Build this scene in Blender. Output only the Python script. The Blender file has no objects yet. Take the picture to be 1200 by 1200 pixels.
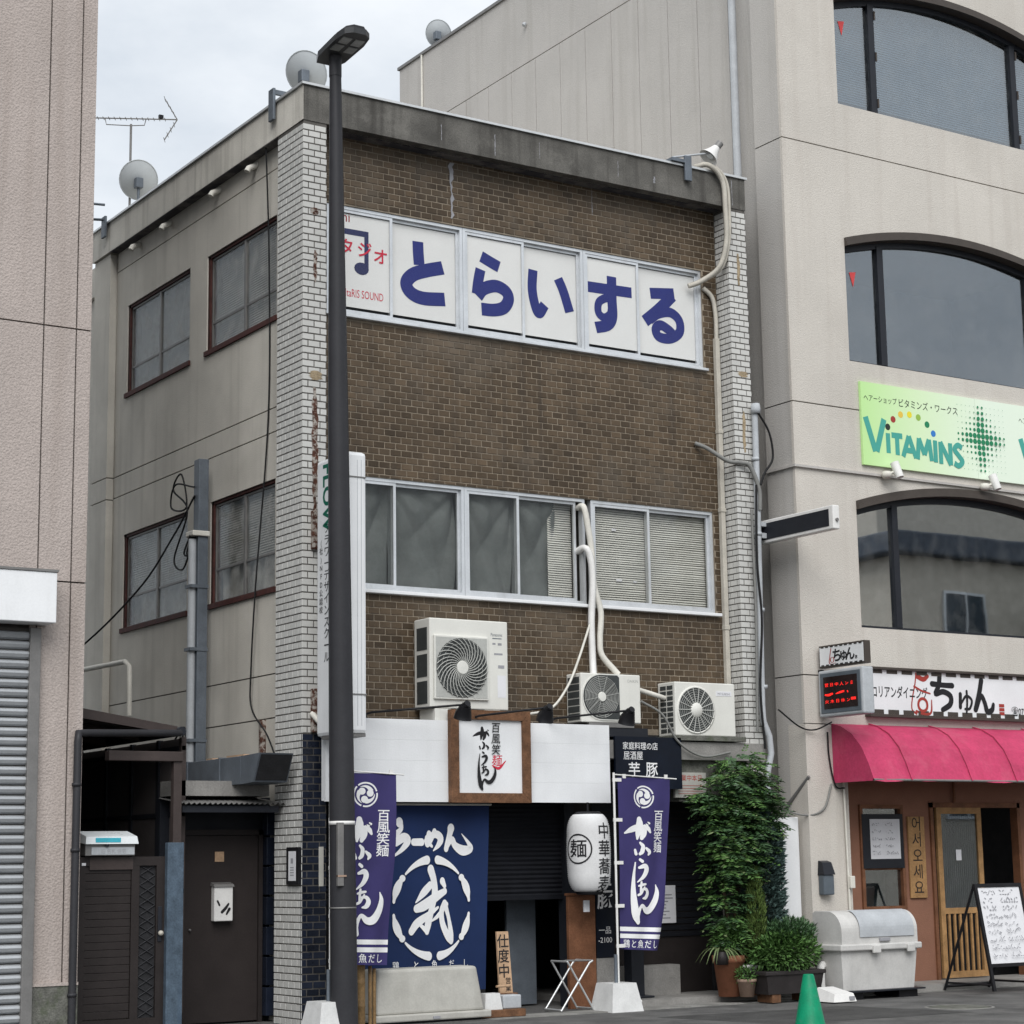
import bpy, bmesh, math, random
from mathutils import Vector, Matrix
R = math.radians
random.seed(7)
scene = bpy.context.scene
COL = scene.collection

# ------------------------------------------------------------------ camera, sky, sun, exposure
CAMP = Vector((-9.2633, -18.1632, 1.5))
def look(yaw, pitch, roll):
    f = Vector((math.sin(yaw)*math.cos(pitch), math.cos(yaw)*math.cos(pitch), math.sin(pitch)))
    r = Vector((math.cos(yaw), -math.sin(yaw), 0)); u = r.cross(f)
    c, s = math.cos(roll), math.sin(roll)
    r2 = c*r + s*u; u2 = -s*r + c*u
    return Matrix((r2, u2, -f)).transposed()
cam = bpy.data.cameras.new('camera'); cam.lens = 36*2366.84/1200; cam.sensor_width = 36
cam.clip_end = 5000; cam.clip_start = .1
co = bpy.data.objects.new('camera', cam); COL.objects.link(co)
co.matrix_world = Matrix.Translation(CAMP) @ look(R(33.0426), R(9.9735), R(-.8871)).to_4x4()
scene.camera = co

SUN_TO = Vector((-.36, -.60, .70)).normalized()
w = bpy.data.worlds.new('World'); scene.world = w; w.use_nodes = True
nt = w.node_tree; nt.nodes.clear()
def wn(t, **k):
    n = nt.nodes.new(t)
    for a, b in k.items(): setattr(n, a, b)
    return n
sky = wn('ShaderNodeTexSky', sky_type='NISHITA'); sky.sun_disc = False
sky.sun_elevation = math.asin(SUN_TO.z); sky.sun_rotation = math.atan2(SUN_TO.x, SUN_TO.y)
tc = wn('ShaderNodeTexCoord'); mp = wn('ShaderNodeMapping'); mp.inputs['Scale'].default_value = (1.6, 1.6, 3.2)
nz = wn('ShaderNodeTexNoise'); nz.inputs['Scale'].default_value = 3.4; nz.inputs['Detail'].default_value = 7; nz.inputs['Roughness'].default_value = .55
cr = wn('ShaderNodeValToRGB'); cr.color_ramp.elements[0].position = .3; cr.color_ramp.elements[0].color = (3.45, 3.75, 4.1, 1)
cr.color_ramp.elements[1].position = .68; cr.color_ramp.elements[1].color = (5.2, 5.35, 5.5, 1)
mx = wn('ShaderNodeMix', data_type='RGBA'); mx.inputs[0].default_value = .95
bg = wn('ShaderNodeBackground'); bg.inputs['Strength'].default_value = .1
out = wn('ShaderNodeOutputWorld')
L = nt.links.new
L(tc.outputs['Generated'], mp.inputs['Vector']); L(mp.outputs['Vector'], nz.inputs['Vector']); L(nz.outputs['Fac'], cr.inputs['Fac'])
L(sky.outputs['Color'], mx.inputs[6]); L(cr.outputs['Color'], mx.inputs[7]); L(mx.outputs[2], bg.inputs['Color']); L(bg.outputs['Background'], out.inputs['Surface'])
sl = bpy.data.lights.new('sun', 'SUN'); sl.energy = 1.35; sl.angle = R(44); sl.color = (1, .985, .965)
so = bpy.data.objects.new('sun', sl); COL.objects.link(so); so.location = (0, -20, 30)
so.rotation_euler = SUN_TO.to_track_quat('Z', 'Y').to_euler()
vs = scene.view_settings; vs.view_transform = 'Standard'; vs.look = 'None'; vs.gamma = 1; vs.exposure = 1.0; vs.use_curve_mapping = False

# ------------------------------------------------------------------ materials
def mat(name, col, rough=.8, var=.12, scale=6., fine=60., bump=.15, metal=0., streak=0., streakcol=None, island=0., spec=.22, emit=0., coat=0., detailmix=.5, patch=None):
    m = bpy.data.materials.new(name); m.use_nodes = True; t = m.node_tree; t.nodes.clear()
    N = t.nodes.new; K = t.links.new
    o = N('ShaderNodeOutputMaterial'); p = N('ShaderNodeBsdfPrincipled'); K(p.outputs[0], o.inputs[0])
    p.inputs['Roughness'].default_value = rough; p.inputs['Metallic'].default_value = metal
    p.inputs['Specular IOR Level'].default_value = spec; p.inputs['Coat Weight'].default_value = coat
    g = N('ShaderNodeNewGeometry')
    c = Vector(col[:3])
    n1 = N('ShaderNodeTexNoise'); n1.inputs['Scale'].default_value = scale; n1.inputs['Detail'].default_value = 3; n1.inputs['Roughness'].default_value = .6
    K(g.outputs['Position'], n1.inputs['Vector'])
    r = N('ShaderNodeValToRGB'); e = r.color_ramp.elements
    e[0].position = .3; e[0].color = (*(c*(1-var)), 1); e[1].position = .7; e[1].color = (*[min(1, x*(1+var*.8)) for x in c], 1)
    K(n1.outputs['Fac'], r.inputs['Fac']); cur = r.outputs['Color']
    n2 = N('ShaderNodeTexNoise'); n2.inputs['Scale'].default_value = fine; n2.inputs['Detail'].default_value = 2
    K(g.outputs['Position'], n2.inputs['Vector'])
    def mixc(a, b, fac, mode='MIX', f=None):
        mnode = N('ShaderNodeMix'); mnode.data_type = 'RGBA'; mnode.blend_type = mode
        if f is None: mnode.inputs[0].default_value = fac
        else: K(f, mnode.inputs[0])
        K(a, mnode.inputs[6])
        if isinstance(b, tuple): mnode.inputs[7].default_value = (*b, 1)
        else: K(b, mnode.inputs[7])
        return mnode.outputs[2]
    fr = N('ShaderNodeMapRange'); fr.inputs[1].default_value = .3; fr.inputs[2].default_value = .7; fr.inputs[3].default_value = 1-var*detailmix; fr.inputs[4].default_value = 1+var*detailmix
    K(n2.outputs['Fac'], fr.inputs[0])
    hs = N('ShaderNodeHueSaturation'); K(cur, hs.inputs['Color']); K(fr.outputs[0], hs.inputs['Value']); cur = hs.outputs['Color']
    if island > 0:
        mr = N('ShaderNodeMapRange'); mr.inputs[3].default_value = 1-island; mr.inputs[4].default_value = 1+island*.8
        K(g.outputs['Random Per Island'], mr.inputs[0])
        oi = N('ShaderNodeObjectInfo')
        h2 = N('ShaderNodeHueSaturation'); K(cur, h2.inputs['Color']); 
        ad = N('ShaderNodeMath'); ad.operation = 'ADD'; K(g.outputs['Random Per Island'], ad.inputs[0]); K(oi.outputs['Random'], ad.inputs[1])
        fc = N('ShaderNodeMath'); fc.operation = 'FRACT'; K(ad.outputs[0], fc.inputs[0]); K(fc.outputs[0], mr.inputs[0])
        K(mr.outputs[0], h2.inputs['Value']); cur = h2.outputs['Color']
    if streak > 0:
        ma = N('ShaderNodeMapping'); ma.inputs['Scale'].default_value = (7, 7, .35); K(g.outputs['Position'], ma.inputs['Vector'])
        n3 = N('ShaderNodeTexNoise'); n3.inputs['Scale'].default_value = 1.; n3.inputs['Detail'].default_value = 4; K(ma.outputs[0], n3.inputs['Vector'])
        r3 = N('ShaderNodeMapRange'); r3.inputs[1].default_value = .5; r3.inputs[2].default_value = .72; r3.inputs[3].default_value = 0; r3.inputs[4].default_value = streak
        K(n3.outputs['Fac'], r3.inputs[0])
        cur = mixc(cur, tuple(streakcol or c*.45), 0, f=r3.outputs[0])
    if patch:   # (colour, scale, lo, hi, amount)
        n4 = N('ShaderNodeTexNoise'); n4.inputs['Scale'].default_value = patch[1]; n4.inputs['Detail'].default_value = 6; n4.inputs['Roughness'].default_value = .65; K(g.outputs['Position'], n4.inputs['Vector'])
        r4 = N('ShaderNodeMapRange'); r4.inputs[1].default_value = patch[2]; r4.inputs[2].default_value = patch[3]; r4.inputs[4].default_value = patch[4]
        K(n4.outputs['Fac'], r4.inputs[0]); cur = mixc(cur, patch[0], 0, f=r4.outputs[0])
    K(cur, p.inputs['Base Color'])
    if emit > 0:
        K(cur, p.inputs['Emission Color']); p.inputs['Emission Strength'].default_value = emit
    if bump > 0:
        b = N('ShaderNodeBump'); b.inputs['Strength'].default_value = bump; b.inputs['Distance'].default_value = .01
        K(n2.outputs['Fac'], b.inputs['Height']); K(b.outputs[0], p.inputs['Normal'])
    rr = N('ShaderNodeMapRange'); rr.inputs[3].default_value = max(0, rough-.12); rr.inputs[4].default_value = min(1, rough+.12)
    K(n1.outputs['Fac'], rr.inputs[0]); K(rr.outputs[0], p.inputs['Roughness'])
    return m
def glassmat(name, tint, refl, rough=.02, dirt=.06, graze=.5):
    m = bpy.data.materials.new(name); m.use_nodes = True; t = m.node_tree; t.nodes.clear(); N = t.nodes.new; K = t.links.new
    o = N('ShaderNodeOutputMaterial'); tr = N('ShaderNodeBsdfTransparent'); tr.inputs[0].default_value = (*tint, 1)
    gl = N('ShaderNodeBsdfGlossy'); gl.inputs['Roughness'].default_value = rough; gl.inputs[0].default_value = (.93, .97, 1, 1)
    lw = N('ShaderNodeLayerWeight'); lw.inputs[0].default_value = .5; pw = N('ShaderNodeMath'); pw.operation = 'POWER'; pw.inputs[1].default_value = 4; K(lw.outputs['Facing'], pw.inputs[0])
    mr = N('ShaderNodeMapRange'); mr.inputs[3].default_value = refl; mr.inputs[4].default_value = graze; K(pw.outputs[0], mr.inputs[0])
    g = N('ShaderNodeNewGeometry'); n2 = N('ShaderNodeTexNoise'); n2.inputs['Scale'].default_value = .9; K(g.outputs['Position'], n2.inputs['Vector'])
    b = N('ShaderNodeBump'); b.inputs['Strength'].default_value = .05; b.inputs['Distance'].default_value = .02; K(n2.outputs['Fac'], b.inputs['Height']); K(b.outputs[0], gl.inputs['Normal'])
    mi = N('ShaderNodeMixShader'); K(mr.outputs[0], mi.inputs[0]); K(tr.outputs[0], mi.inputs[1]); K(gl.outputs[0], mi.inputs[2])
    df = N('ShaderNodeBsdfDiffuse'); df.inputs[0].default_value = (.5, .5, .48, 1)
    n3 = N('ShaderNodeTexNoise'); n3.inputs['Scale'].default_value = 5; n3.inputs['Detail'].default_value = 6; K(g.outputs['Position'], n3.inputs['Vector'])
    r3 = N('ShaderNodeMapRange'); r3.inputs[1].default_value = .45; r3.inputs[2].default_value = .75; r3.inputs[4].default_value = dirt; K(n3.outputs['Fac'], r3.inputs[0])
    m2 = N('ShaderNodeMixShader'); K(r3.outputs[0], m2.inputs[0]); K(mi.outputs[0], m2.inputs[1]); K(df.outputs[0], m2.inputs[2]); K(m2.outputs[0], o.inputs[0])
    return m

A = {}
def am(k, *a, **b): A[k] = mat(k, *a, **b)
am('brown_tile', (.088, .062, .039), rough=.5, var=.26, scale=1.6, fine=90, bump=.1, island=.3, streak=.45, streakcol=(.042, .034, .028), patch=((.16, .138, .11), 1.2, .5, .74, .45))
am('white_tile', (.56, .555, .53), rough=.35, var=.06, scale=2, bump=.05, island=.07, patch=((.30, .28, .24), 2.2, .6, .8, .3))
am('navy_tile', (.012, .016, .028), rough=.3, var=.2, bump=.08, island=.4)
am('mortar_light', (.265, .222, .17), var=.25, scale=4, bump=.3, streak=.4, streakcol=(.11, .095, .08), patch=((.12, .105, .09), 1.2, .5, .72, .65))
am('mortar_dark', (.10, .093, .085), var=.25, bump=.3)
am('rust', (.085, .036, .024), rough=.9, var=.5, scale=14, bump=.5, patch=((.42, .39, .35), 16, .47, .57, .85))
am('stain', (.33, .26, .17), rough=.8, var=.4, scale=12, bump=.1)
am('side_wall', (.60, .57, .51), var=.1, scale=1.3, fine=110, bump=.35, streak=.3, streakcol=(.34, .32, .28), patch=((.36, .34, .30), .8, .55, .8, .4))
am('groove', (.07, .065, .06), var=.2, bump=0)
am('parapet_side', (.68, .65, .585), var=.12, scale=2, bump=.3, streak=.5, streakcol=(.22, .2, .17))
am('parapet_front', (.115, .11, .10), var=.4, scale=2.2, bump=.4, streak=.75, streakcol=(.04, .037, .033), patch=((.22, .21, .19), 3, .56, .72, .6))
am('soffit', (.15, .14, .135), var=.4, scale=4, bump=.3, patch=((.045, .045, .055), 3., .42, .55, .85))
am('metal_trim', (.62, .63, .63), rough=.4, metal=.6, var=.08, bump=.05)
am('alu', (.66, .68, .70), rough=.38, metal=.55, var=.1, scale=3, bump=.05, streak=.25, streakcol=(.35, .35, .34))
am('window_red', (.075, .028, .024), rough=.7, var=.4, scale=12, bump=.3)
am('sign_film', (.74, .74, .72), rough=.5, var=.03, scale=2, bump=0)
am('print_blue', (.022, .03, .17), rough=.5, var=.05, bump=0)
am('print_navy', (.03, .035, .10), rough=.5, var=.05, bump=0)
am('print_red', (.55, .03, .06), rough=.5, var=.05, bump=0)
am('print_darkred', (.28, .03, .03), rough=.5, var=.05, bump=0)
am('print_black', (.018, .018, .02), rough=.6, var=.1, bump=0)
am('print_white', (.78, .78, .78), rough=.7, var=.05, bump=0)
am('print_grey', (.30, .30, .32), rough=.7, var=.1, bump=0)
am('curtain', (.13, .142, .14), rough=.9, var=.15, bump=.1)
am('blind_cream', (.66, .655, .61), rough=.7, var=.12, scale=3, bump=0)
am('blind_grey', (.62, .61, .58), rough=.7, var=.12, scale=3, bump=0)
am('blind_blue', (.42, .50, .54), rough=.6, var=.1, scale=2, bump=0)
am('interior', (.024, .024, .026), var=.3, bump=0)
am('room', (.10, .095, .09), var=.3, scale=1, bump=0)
am('white_board', (.76, .77, .78), rough=.55, var=.05, scale=2, bump=.08, streak=.12, streakcol=(.5, .5, .48))
am('wood_frame', (.15, .075, .04), rough=.6, var=.4, scale=9, bump=.25)
am('wood_orange', (.40, .23, .10), rough=.6, var=.25, scale=7, bump=.2)
am('wood_pale', (.45, .30, .19), rough=.7, var=.2, scale=8, bump=.15)
am('wood_red', (.19, .085, .045), rough=.6, var=.3, scale=5, bump=.2)
am('bamboo', (.22, .14, .065), rough=.55, var=.35, scale=9, bump=.15)
am('ac_white', (.68, .675, .63), rough=.5, var=.05, scale=3, bump=.03, streak=.2, streakcol=(.45, .43, .38))
am('ac_dark', (.05, .055, .055), rough=.6, var=.2, bump=.1)
am('ac_grille', (.42, .425, .40), rough=.5, var=.1, bump=0)
am('black_metal', (.012, .012, .014), rough=.4, var=.2, bump=.05)
am('pole_paint', (.032, .032, .036), rough=.5, var=.12, scale=3, fine=40, bump=.05, streak=.15, streakcol=(.03, .03, .03))
am('lamp_under', (.05, .052, .055), rough=.35, var=.2, bump=.05)
am('lamp_lens', (.33, .34, .33), rough=.2, var=.2, bump=0)
am('sign_face', (.80, .81, .82), rough=.3, var=.05, scale=2, bump=0, streak=.15, streakcol=(.5, .5, .5))
am('print_green', (.0, .12, .075), rough=.5, var=.05, bump=0)
am('steel_blue', (.14, .16, .185), rough=.5, var=.15, scale=5, metal=.3, bump=.1, streak=.3, streakcol=(.09, .1, .11))
am('pvc_grey', (.42, .44, .46), rough=.5, var=.1, bump=.03)
am('pvc_white', (.66, .64, .58), rough=.55, var=.1, bump=.05, streak=.2, streakcol=(.4, .36, .3))
am('conduit_cream', (.50, .47, .41), rough=.55, var=.12, bump=.05)
am('cable_black', (.012, .012, .013), rough=.6, var=.1, bump=0)
am('cable_grey', (.20, .20, .19), rough=.6, var=.1, bump=0)
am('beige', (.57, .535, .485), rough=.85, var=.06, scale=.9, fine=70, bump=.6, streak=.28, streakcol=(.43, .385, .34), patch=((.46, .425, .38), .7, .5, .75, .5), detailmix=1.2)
am('beige_side', (.46, .44, .415), rough=.85, var=.06, scale=1.1, fine=60, bump=.5, streak=.3, streakcol=(.31, .29, .26), detailmix=1.)  # the beige render made darker, the side's weaker light put into its colour
am('pink_wall', (.42, .365, .335), rough=.9, var=.06, scale=1.2, fine=48, bump=1.0, streak=.4, streakcol=(.30, .25, .22), detailmix=2., patch=((.36, .31, .28), .9, .5, .75, .5))
am('concrete_old', (.13, .13, .115), var=.4, scale=9, bump=.6, patch=((.07, .085, .05), 7, .5, .65, .6))
am('concrete', (.27, .26, .245), var=.2, scale=3, fine=50, bump=.4, patch=((.16, .155, .145), 2, .5, .7, .6))
am('bronze', (.075, .063, .055), rough=.45, var=.1, metal=.2, bump=.03)
am('frame_dark', (.02, .022, .028), rough=.4, var=.1, bump=0)
am('sticker_red', (.6, .07, .07), rough=.5, var=.1, bump=0)
am('gate_brown', (.027, .022, .021), rough=.55, var=.15, scale=5, bump=.08)
am('brown_frame', (.058, .045, .042), rough=.55, var=.15, bump=.08)
am('dark_panel', (.10, .088, .086), rough=.35, var=.2, bump=.03)
am('door_brown', (.030, .024, .023), rough=.6, var=.12, scale=4, bump=.06)
am('shutter_slat', (.40, .415, .43), rough=.4, metal=.35, var=.1, scale=2, bump=.03)
am('shutter_dark', (.011, .012, .016), rough=.6, var=.2, bump=.05)
am('guide', (.20, .195, .19), rough=.5, metal=.3, var=.12, bump=.05)
am('awning', (.46, .045, .115), rough=.6, var=.16, scale=2.5, fine=30, bump=.25, streak=.35, streakcol=(.30, .03, .065), patch=((.52, .12, .18), 2.2, .5, .72, .55))
am('terracotta_wall', (.27, .135, .09), rough=.85, var=.1, scale=3, bump=.3)
am('purple_pipe', (.20, .075, .16), rough=.5, var=.1, bump=.03)
am('mailbox_grey', (.10, .12, .14), rough=.4, var=.1, bump=.03)
am('plastic_grey', (.55, .54, .52), rough=.5, var=.1, scale=4, bump=.05, streak=.25, streakcol=(.3, .3, .29))
am('plastic_beige', (.42, .41, .375), rough=.55, var=.1, scale=5, bump=.1, streak=.3, streakcol=(.28, .27, .24))
am('plastic_white', (.72, .71, .69), rough=.45, var=.07, scale=6, bump=.03)
am('polytank', (.62, .62, .61), rough=.5, var=.1, scale=6, bump=.05)
am('asphalt', (.115, .113, .11), rough=.92, var=.34, scale=1.6, fine=160, bump=.8, detailmix=1.4, patch=((.20, .195, .185), 2.5, .5, .75, .6))
am('asphalt_dark', (.07, .069, .067), rough=.9, var=.3, scale=3, fine=140, bump=.7, detailmix=1.3)
am('kerb', (.24, .235, .22), rough=.9, var=.25, scale=4, bump=.5, patch=((.12, .118, .11), 3, .5, .7, .6))
am('cone_green', (.0, .22, .105), rough=.5, var=.15, scale=9, bump=.1, patch=((.05, .2, .13), 14, .55, .7, .5))
am('flag_purple', (.043, .036, .125), rough=.8, var=.12, scale=3, fine=300, bump=.1)
am('banner_navy', (.011, .025, .082), rough=.8, var=.15, scale=2, fine=300, bump=.1)
am('navy_sign', (.005, .008, .016), rough=.4, var=.2, bump=0)
am('paper', (.70, .70, .72), rough=.8, var=.04, bump=0)
am('lantern_paper', (.66, .66, .66), rough=.65, var=.06, scale=4, bump=.05)
am('vit_white', (.72, .82, .66), rough=.35, var=.03, bump=0)
am('vit_teal', (.07, .36, .30), rough=.4, var=.03, bump=0)
for k, c in (('dot_dark', (.03, .035, .03)), ('dot_red', (.35, .05, .04)), ('dot_amber', (.75, .52, .08)), ('dot_yellow', (.8, .68, .04)), ('dot_lime', (.3, .48, .08)), ('dot_green', (.02, .22, .1)), ('dot_blue', (.04, .2, .55))):
    am(k, c, rough=.4, var=.03, bump=0)
am('led_red', (.9, .02, .015), emit=.55, bump=0, var=.05)
am('led_black', (.022, .014, .014), rough=.25, var=.2, bump=0)
am('teal_label', (.06, .42, .52), rough=.4, var=.1, bump=0)
am('postbox_lid', (.70, .73, .74), rough=.3, var=.05, bump=0)
am('blue_post', (.075, .105, .14), rough=.55, var=.3, scale=10, bump=.15, streak=.4, streakcol=(.05, .09, .15))
am('dish', (.50, .53, .55), rough=.45, var=.05, bump=0)
am('leaf_dark', (.044, .098, .036), rough=.5, var=.3, scale=4, bump=0, island=.45, spec=.5)
am('leaf_mid', (.082, .165, .045), rough=.5, var=.3, scale=4, bump=0, island=.4)
am('leaf_olive', (.085, .13, .032), rough=.6, var=.3, scale=5, bump=0, island=.4)
am('leaf_blue', (.065, .105, .095), rough=.6, var=.3, scale=5, bump=0, island=.4)
am('leaf_pale', (.17, .22, .10), rough=.5, var=.3, bump=0, island=.3)
am('stem', (.07, .05, .03), var=.3)
am('soil', (.03, .022, .016), var=.3, bump=.5)
am('terracotta', (.28, .115, .065), rough=.8, var=.15, scale=9, bump=.15, streak=.2)
am('clay_pale', (.36, .25, .19), rough=.8, var=.15, scale=9, bump=.15)
am('planter_dark', (.030, .026, .026), rough=.5, var=.2, bump=.1)
am('opp_wall', (.60, .55, .47), var=.08, bump=.2)
am('opp_roof', (.10, .115, .14), var=.15, bump=.2)
am('opp_glass', (.06, .075, .09), rough=.1, var=.1, bump=0)
A['glass'] = glassmat('glass', (.94, .94, .93), .016, dirt=.02)
A['glass_big'] = glassmat('glass_big', (.66, .71, .75), .17, dirt=.05)
A['glass_mirror'] = glassmat('glass_mirror', (.55, .58, .6), .46, dirt=.06)
A['glass_film'] = glassmat('glass_film', (.985, .985, .985), .006, dirt=.0, graze=.3)
A['glass_side'] = glassmat('glass_side', (.86, .86, .85), .04, rough=.2, dirt=.32, graze=.25)
# green print that fades to white along the board
m = mat('vit_board', (.6, .8, .4), rough=.35, var=.03, bump=0); A['vit_board'] = m
t = m.node_tree; pb = [n for n in t.nodes if n.type == 'BSDF_PRINCIPLED'][0]
g = t.nodes.new('ShaderNodeNewGeometry'); sx = t.nodes.new('ShaderNodeSeparateXYZ'); rp = t.nodes.new('ShaderNodeValToRGB')
mr = t.nodes.new('ShaderNodeMapRange'); mr.inputs[1].default_value = 7.4; mr.inputs[2].default_value = 9.6
rp.color_ramp.elements[0].color = (.50, .78, .32, 1); rp.color_ramp.elements[1].color = (.76, .86, .72, 1)
e = rp.color_ramp.elements.new(.45); e.color = (.66, .83, .52, 1)
t.links.new(g.outputs['Position'], sx.inputs[0]); t.links.new(sx.outputs['X'], mr.inputs[0]); t.links.new(mr.outputs[0], rp.inputs[0]); t.links.new(rp.outputs[0], pb.inputs['Base Color'])

# ------------------------------------------------------------------ builders
BASE = {}
def put(o, parent=None, base=None):
    COL.objects.link(o)
    if parent is not None: o.parent = parent; BASE[o.name] = BASE[parent.name]
    else: BASE[o.name] = Vector(base)
    return o
def thing(name, base, label, cat, group=None):
    o = bpy.data.objects.new(name, None); o.empty_display_size = .1
    put(o, None, base); o.location = base; o['label'] = label; o['category'] = cat
    if group: o['group'] = group
    return o
def kind(o, k): o['kind'] = k; return o
class MB:
    def __init__(s): s.v = []; s.f = []; s.sm = []
    def add(s, vs, fs, sm=False):
        n = len(s.v); s.v += [tuple(q) for q in vs]; s.f += [tuple(i+n for i in q) for q in fs]; s.sm += [sm]*len(fs); return s
    def box(s, x0, x1, y0, y1, z0, z1, b=0):
        if b <= 0:
            return s.add([(x0,y0,z0),(x1,y0,z0),(x1,y1,z0),(x0,y1,z0),(x0,y0,z1),(x1,y0,z1),(x1,y1,z1),(x0,y1,z1)],
                         [(0,3,2,1),(4,5,6,7),(0,1,5,4),(1,2,6,5),(2,3,7,6),(3,0,4,7)])
        bm = bmesh.new(); bmesh.ops.create_cube(bm, size=1)
        for v in bm.verts: v.co = Vector((x0+(v.co.x+.5)*(x1-x0), y0+(v.co.y+.5)*(y1-y0), z0+(v.co.z+.5)*(z1-z0)))
        bmesh.ops.bevel(bm, geom=bm.edges[:], offset=b, segments=2, affect='EDGES', profile=.5)
        return s.bm(bm)
    def bm(s, bm, sm=False):
        bm.verts.index_update(); s.add([v.co[:] for v in bm.verts], [[v.index for v in f.verts] for f in bm.faces], sm); bm.free(); return s
    def hexa(s, p):   # 8 points, bottom 4 ccw then top 4
        return s.add(p, [(0,3,2,1),(4,5,6,7),(0,1,5,4),(1,2,6,5),(2,3,7,6),(3,0,4,7)])
    def tube(s, pts, r, n=8, caps=True, smooth=True, curve=0):
        pts = [Vector(p) for p in pts]
        if curve: pts = catmull(pts, curve)
        rs = r if isinstance(r, (list, tuple)) else [r]*len(pts)
        if len(rs) != len(pts): rs = [rs[0]+(rs[-1]-rs[0])*i/(len(pts)-1) for i in range(len(pts))]
        vs = []; up = None
        for i, p in enumerate(pts):
            d = (pts[min(i+1, len(pts)-1)]-pts[max(i-1, 0)]).normalized()
            if up is None:
                up = Vector((0,0,1)) if abs(d.z) < .9 else Vector((1,0,0))
            a = d.cross(up).normalized(); up = a.cross(d).normalized()
            for k in range(n):
                t = 2*math.pi*k/n; vs.append(p+(a*math.cos(t)+up*math.sin(t))*rs[i])
        fs = [(i*n+k, i*n+(k+1) % n, (i+1)*n+(k+1) % n, (i+1)*n+k) for i in range(len(pts)-1) for k in range(n)]
        s.add(vs, fs, smooth)
        if caps: s.add(vs[:n], [tuple(range(n))[::-1]]); s.add(vs[-n:], [tuple(range(n))])
        return s
    def lathe(s, prof, c, n=24, smooth=True, axis='Z'):
        vs = []
        for r, h in prof:
            for k in range(n):
                t = 2*math.pi*k/n; a, b = r*math.cos(t), r*math.sin(t)
                vs.append({'Z': (c[0]+a, c[1]+b, c[2]+h), 'Y': (c[0]+a, c[1]+h, c[2]+b), 'X': (c[0]+h, c[1]+a, c[2]+b)}[axis])
        fs = [(i*n+k, i*n+(k+1) % n, (i+1)*n+(k+1) % n, (i+1)*n+k) for i in range(len(prof)-1) for k in range(n)]
        return s.add(vs, fs, smooth)
    def prism(s, poly, fn, d):   # poly 2D; fn(u,v,w)->3D ; w 0..d
        n = len(poly)
        vs = [fn(u, v, 0) for u, v in poly]+[fn(u, v, d) for u, v in poly]
        return s.add(vs, [tuple(range(n))[::-1], tuple(range(n, 2*n))]+[(i, (i+1) % n, n+(i+1) % n, n+i) for i in range(n)])
    def wallY(s, x0, x1, z0, z1, y0, y1, holes=()):   # plate in XZ with rectangular holes (x0,x1,z0,z1)
        xs = sorted({x0, x1, *[h[0] for h in holes], *[h[1] for h in holes]}); zs = sorted({z0, z1, *[h[2] for h in holes], *[h[3] for h in holes]})
        for i in range(len(xs)-1):
            for j in range(len(zs)-1):
                cx, cz = (xs[i]+xs[i+1])/2, (zs[j]+zs[j+1])/2
                if xs[i] < x0-1e-6 or xs[i+1] > x1+1e-6: continue
                if any(h[0] < cx < h[1] and h[2] < cz < h[3] for h in holes): continue
                s.box(xs[i], xs[i+1], y0, y1, zs[j], zs[j+1])
        return s
    def wallX(s, y0, y1, z0, z1, x0, x1, holes=()):
        ys = sorted({y0, y1, *[h[0] for h in holes], *[h[1] for h in holes]}); zs = sorted({z0, z1, *[h[2] for h in holes], *[h[3] for h in holes]})
        for i in range(len(ys)-1):
            for j in range(len(zs)-1):
                cy, cz = (ys[i]+ys[i+1])/2, (zs[j]+zs[j+1])/2
                if any(h[0] < cy < h[1] and h[2] < cz < h[3] for h in holes): continue
                s.box(x0, x1, ys[i], ys[i+1], zs[j], zs[j+1])
        return s
    def frameY(s, x0, x1, z0, z1, wd, y0, y1):
        s.box(x0, x1, y0, y1, z0, z0+wd); s.box(x0, x1, y0, y1, z1-wd, z1)
        s.box(x0, x0+wd, y0, y1, z0+wd, z1-wd); s.box(x1-wd, x1, y0, y1, z0+wd, z1-wd); return s
    def frameX(s, y0, y1, z0, z1, wd, x0, x1):
        s.box(x0, x1, y0, y1, z0, z0+wd); s.box(x0, x1, y0, y1, z1-wd, z1)
        s.box(x0, x1, y0, y0+wd, z0+wd, z1-wd); s.box(x0, x1, y1-wd, y1, z0+wd, z1-wd); return s
    def build(s, name, m, parent=None, label=None, cat=None, group=None, k=None):
        me = bpy.data.meshes.new(name)
        if parent is not None: b = BASE[parent.name]
        else:
            xs, ys, zs = zip(*s.v); b = Vector(((min(xs)+max(xs))/2, (min(ys)+max(ys))/2, min(zs)))
        me.from_pydata([(x-b[0], y-b[1], z-b[2]) for x, y, z in s.v], [], s.f)
        me.polygons.foreach_set('use_smooth', s.sm); me.update()
        me.materials.append(A[m] if isinstance(m, str) else m)
        o = bpy.data.objects.new(name, me); put(o, parent, b)
        if parent is None: o.location = b
        if label: o['label'] = label
        if cat: o['category'] = cat
        if group: o['group'] = group
        if k: o['kind'] = k
        return o
def catmull(pts, n):
    pts = [Vector(p) for p in pts]; out = []
    P = [2*pts[0]-pts[1]]+pts+[2*pts[-1]-pts[-2]]
    for i in range(1, len(P)-2):
        for k in range(n):
            t = k/n; a, b, c, d = P[i-1], P[i], P[i+1], P[i+2]
            out.append(.5*((2*b)+(c-a)*t+(2*a-5*b+4*c-d)*t*t+(3*b-a-3*c+d)*t**3))
    out.append(pts[-1]); return out
def planeY(x, y, z, sx=1, sz=1):      # drawing plane facing -Y : (u,v,w)->3D, w = proud
    return lambda u, v, w=0: (x+u*sx, y-w, z+v*sz)
def planeX(x, y, z, sy=1, sz=1):      # drawing plane facing -X, u runs towards the street (-Y)
    return lambda u, v, w=0: (x-w, y-u*sy, z+v*sz)
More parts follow.
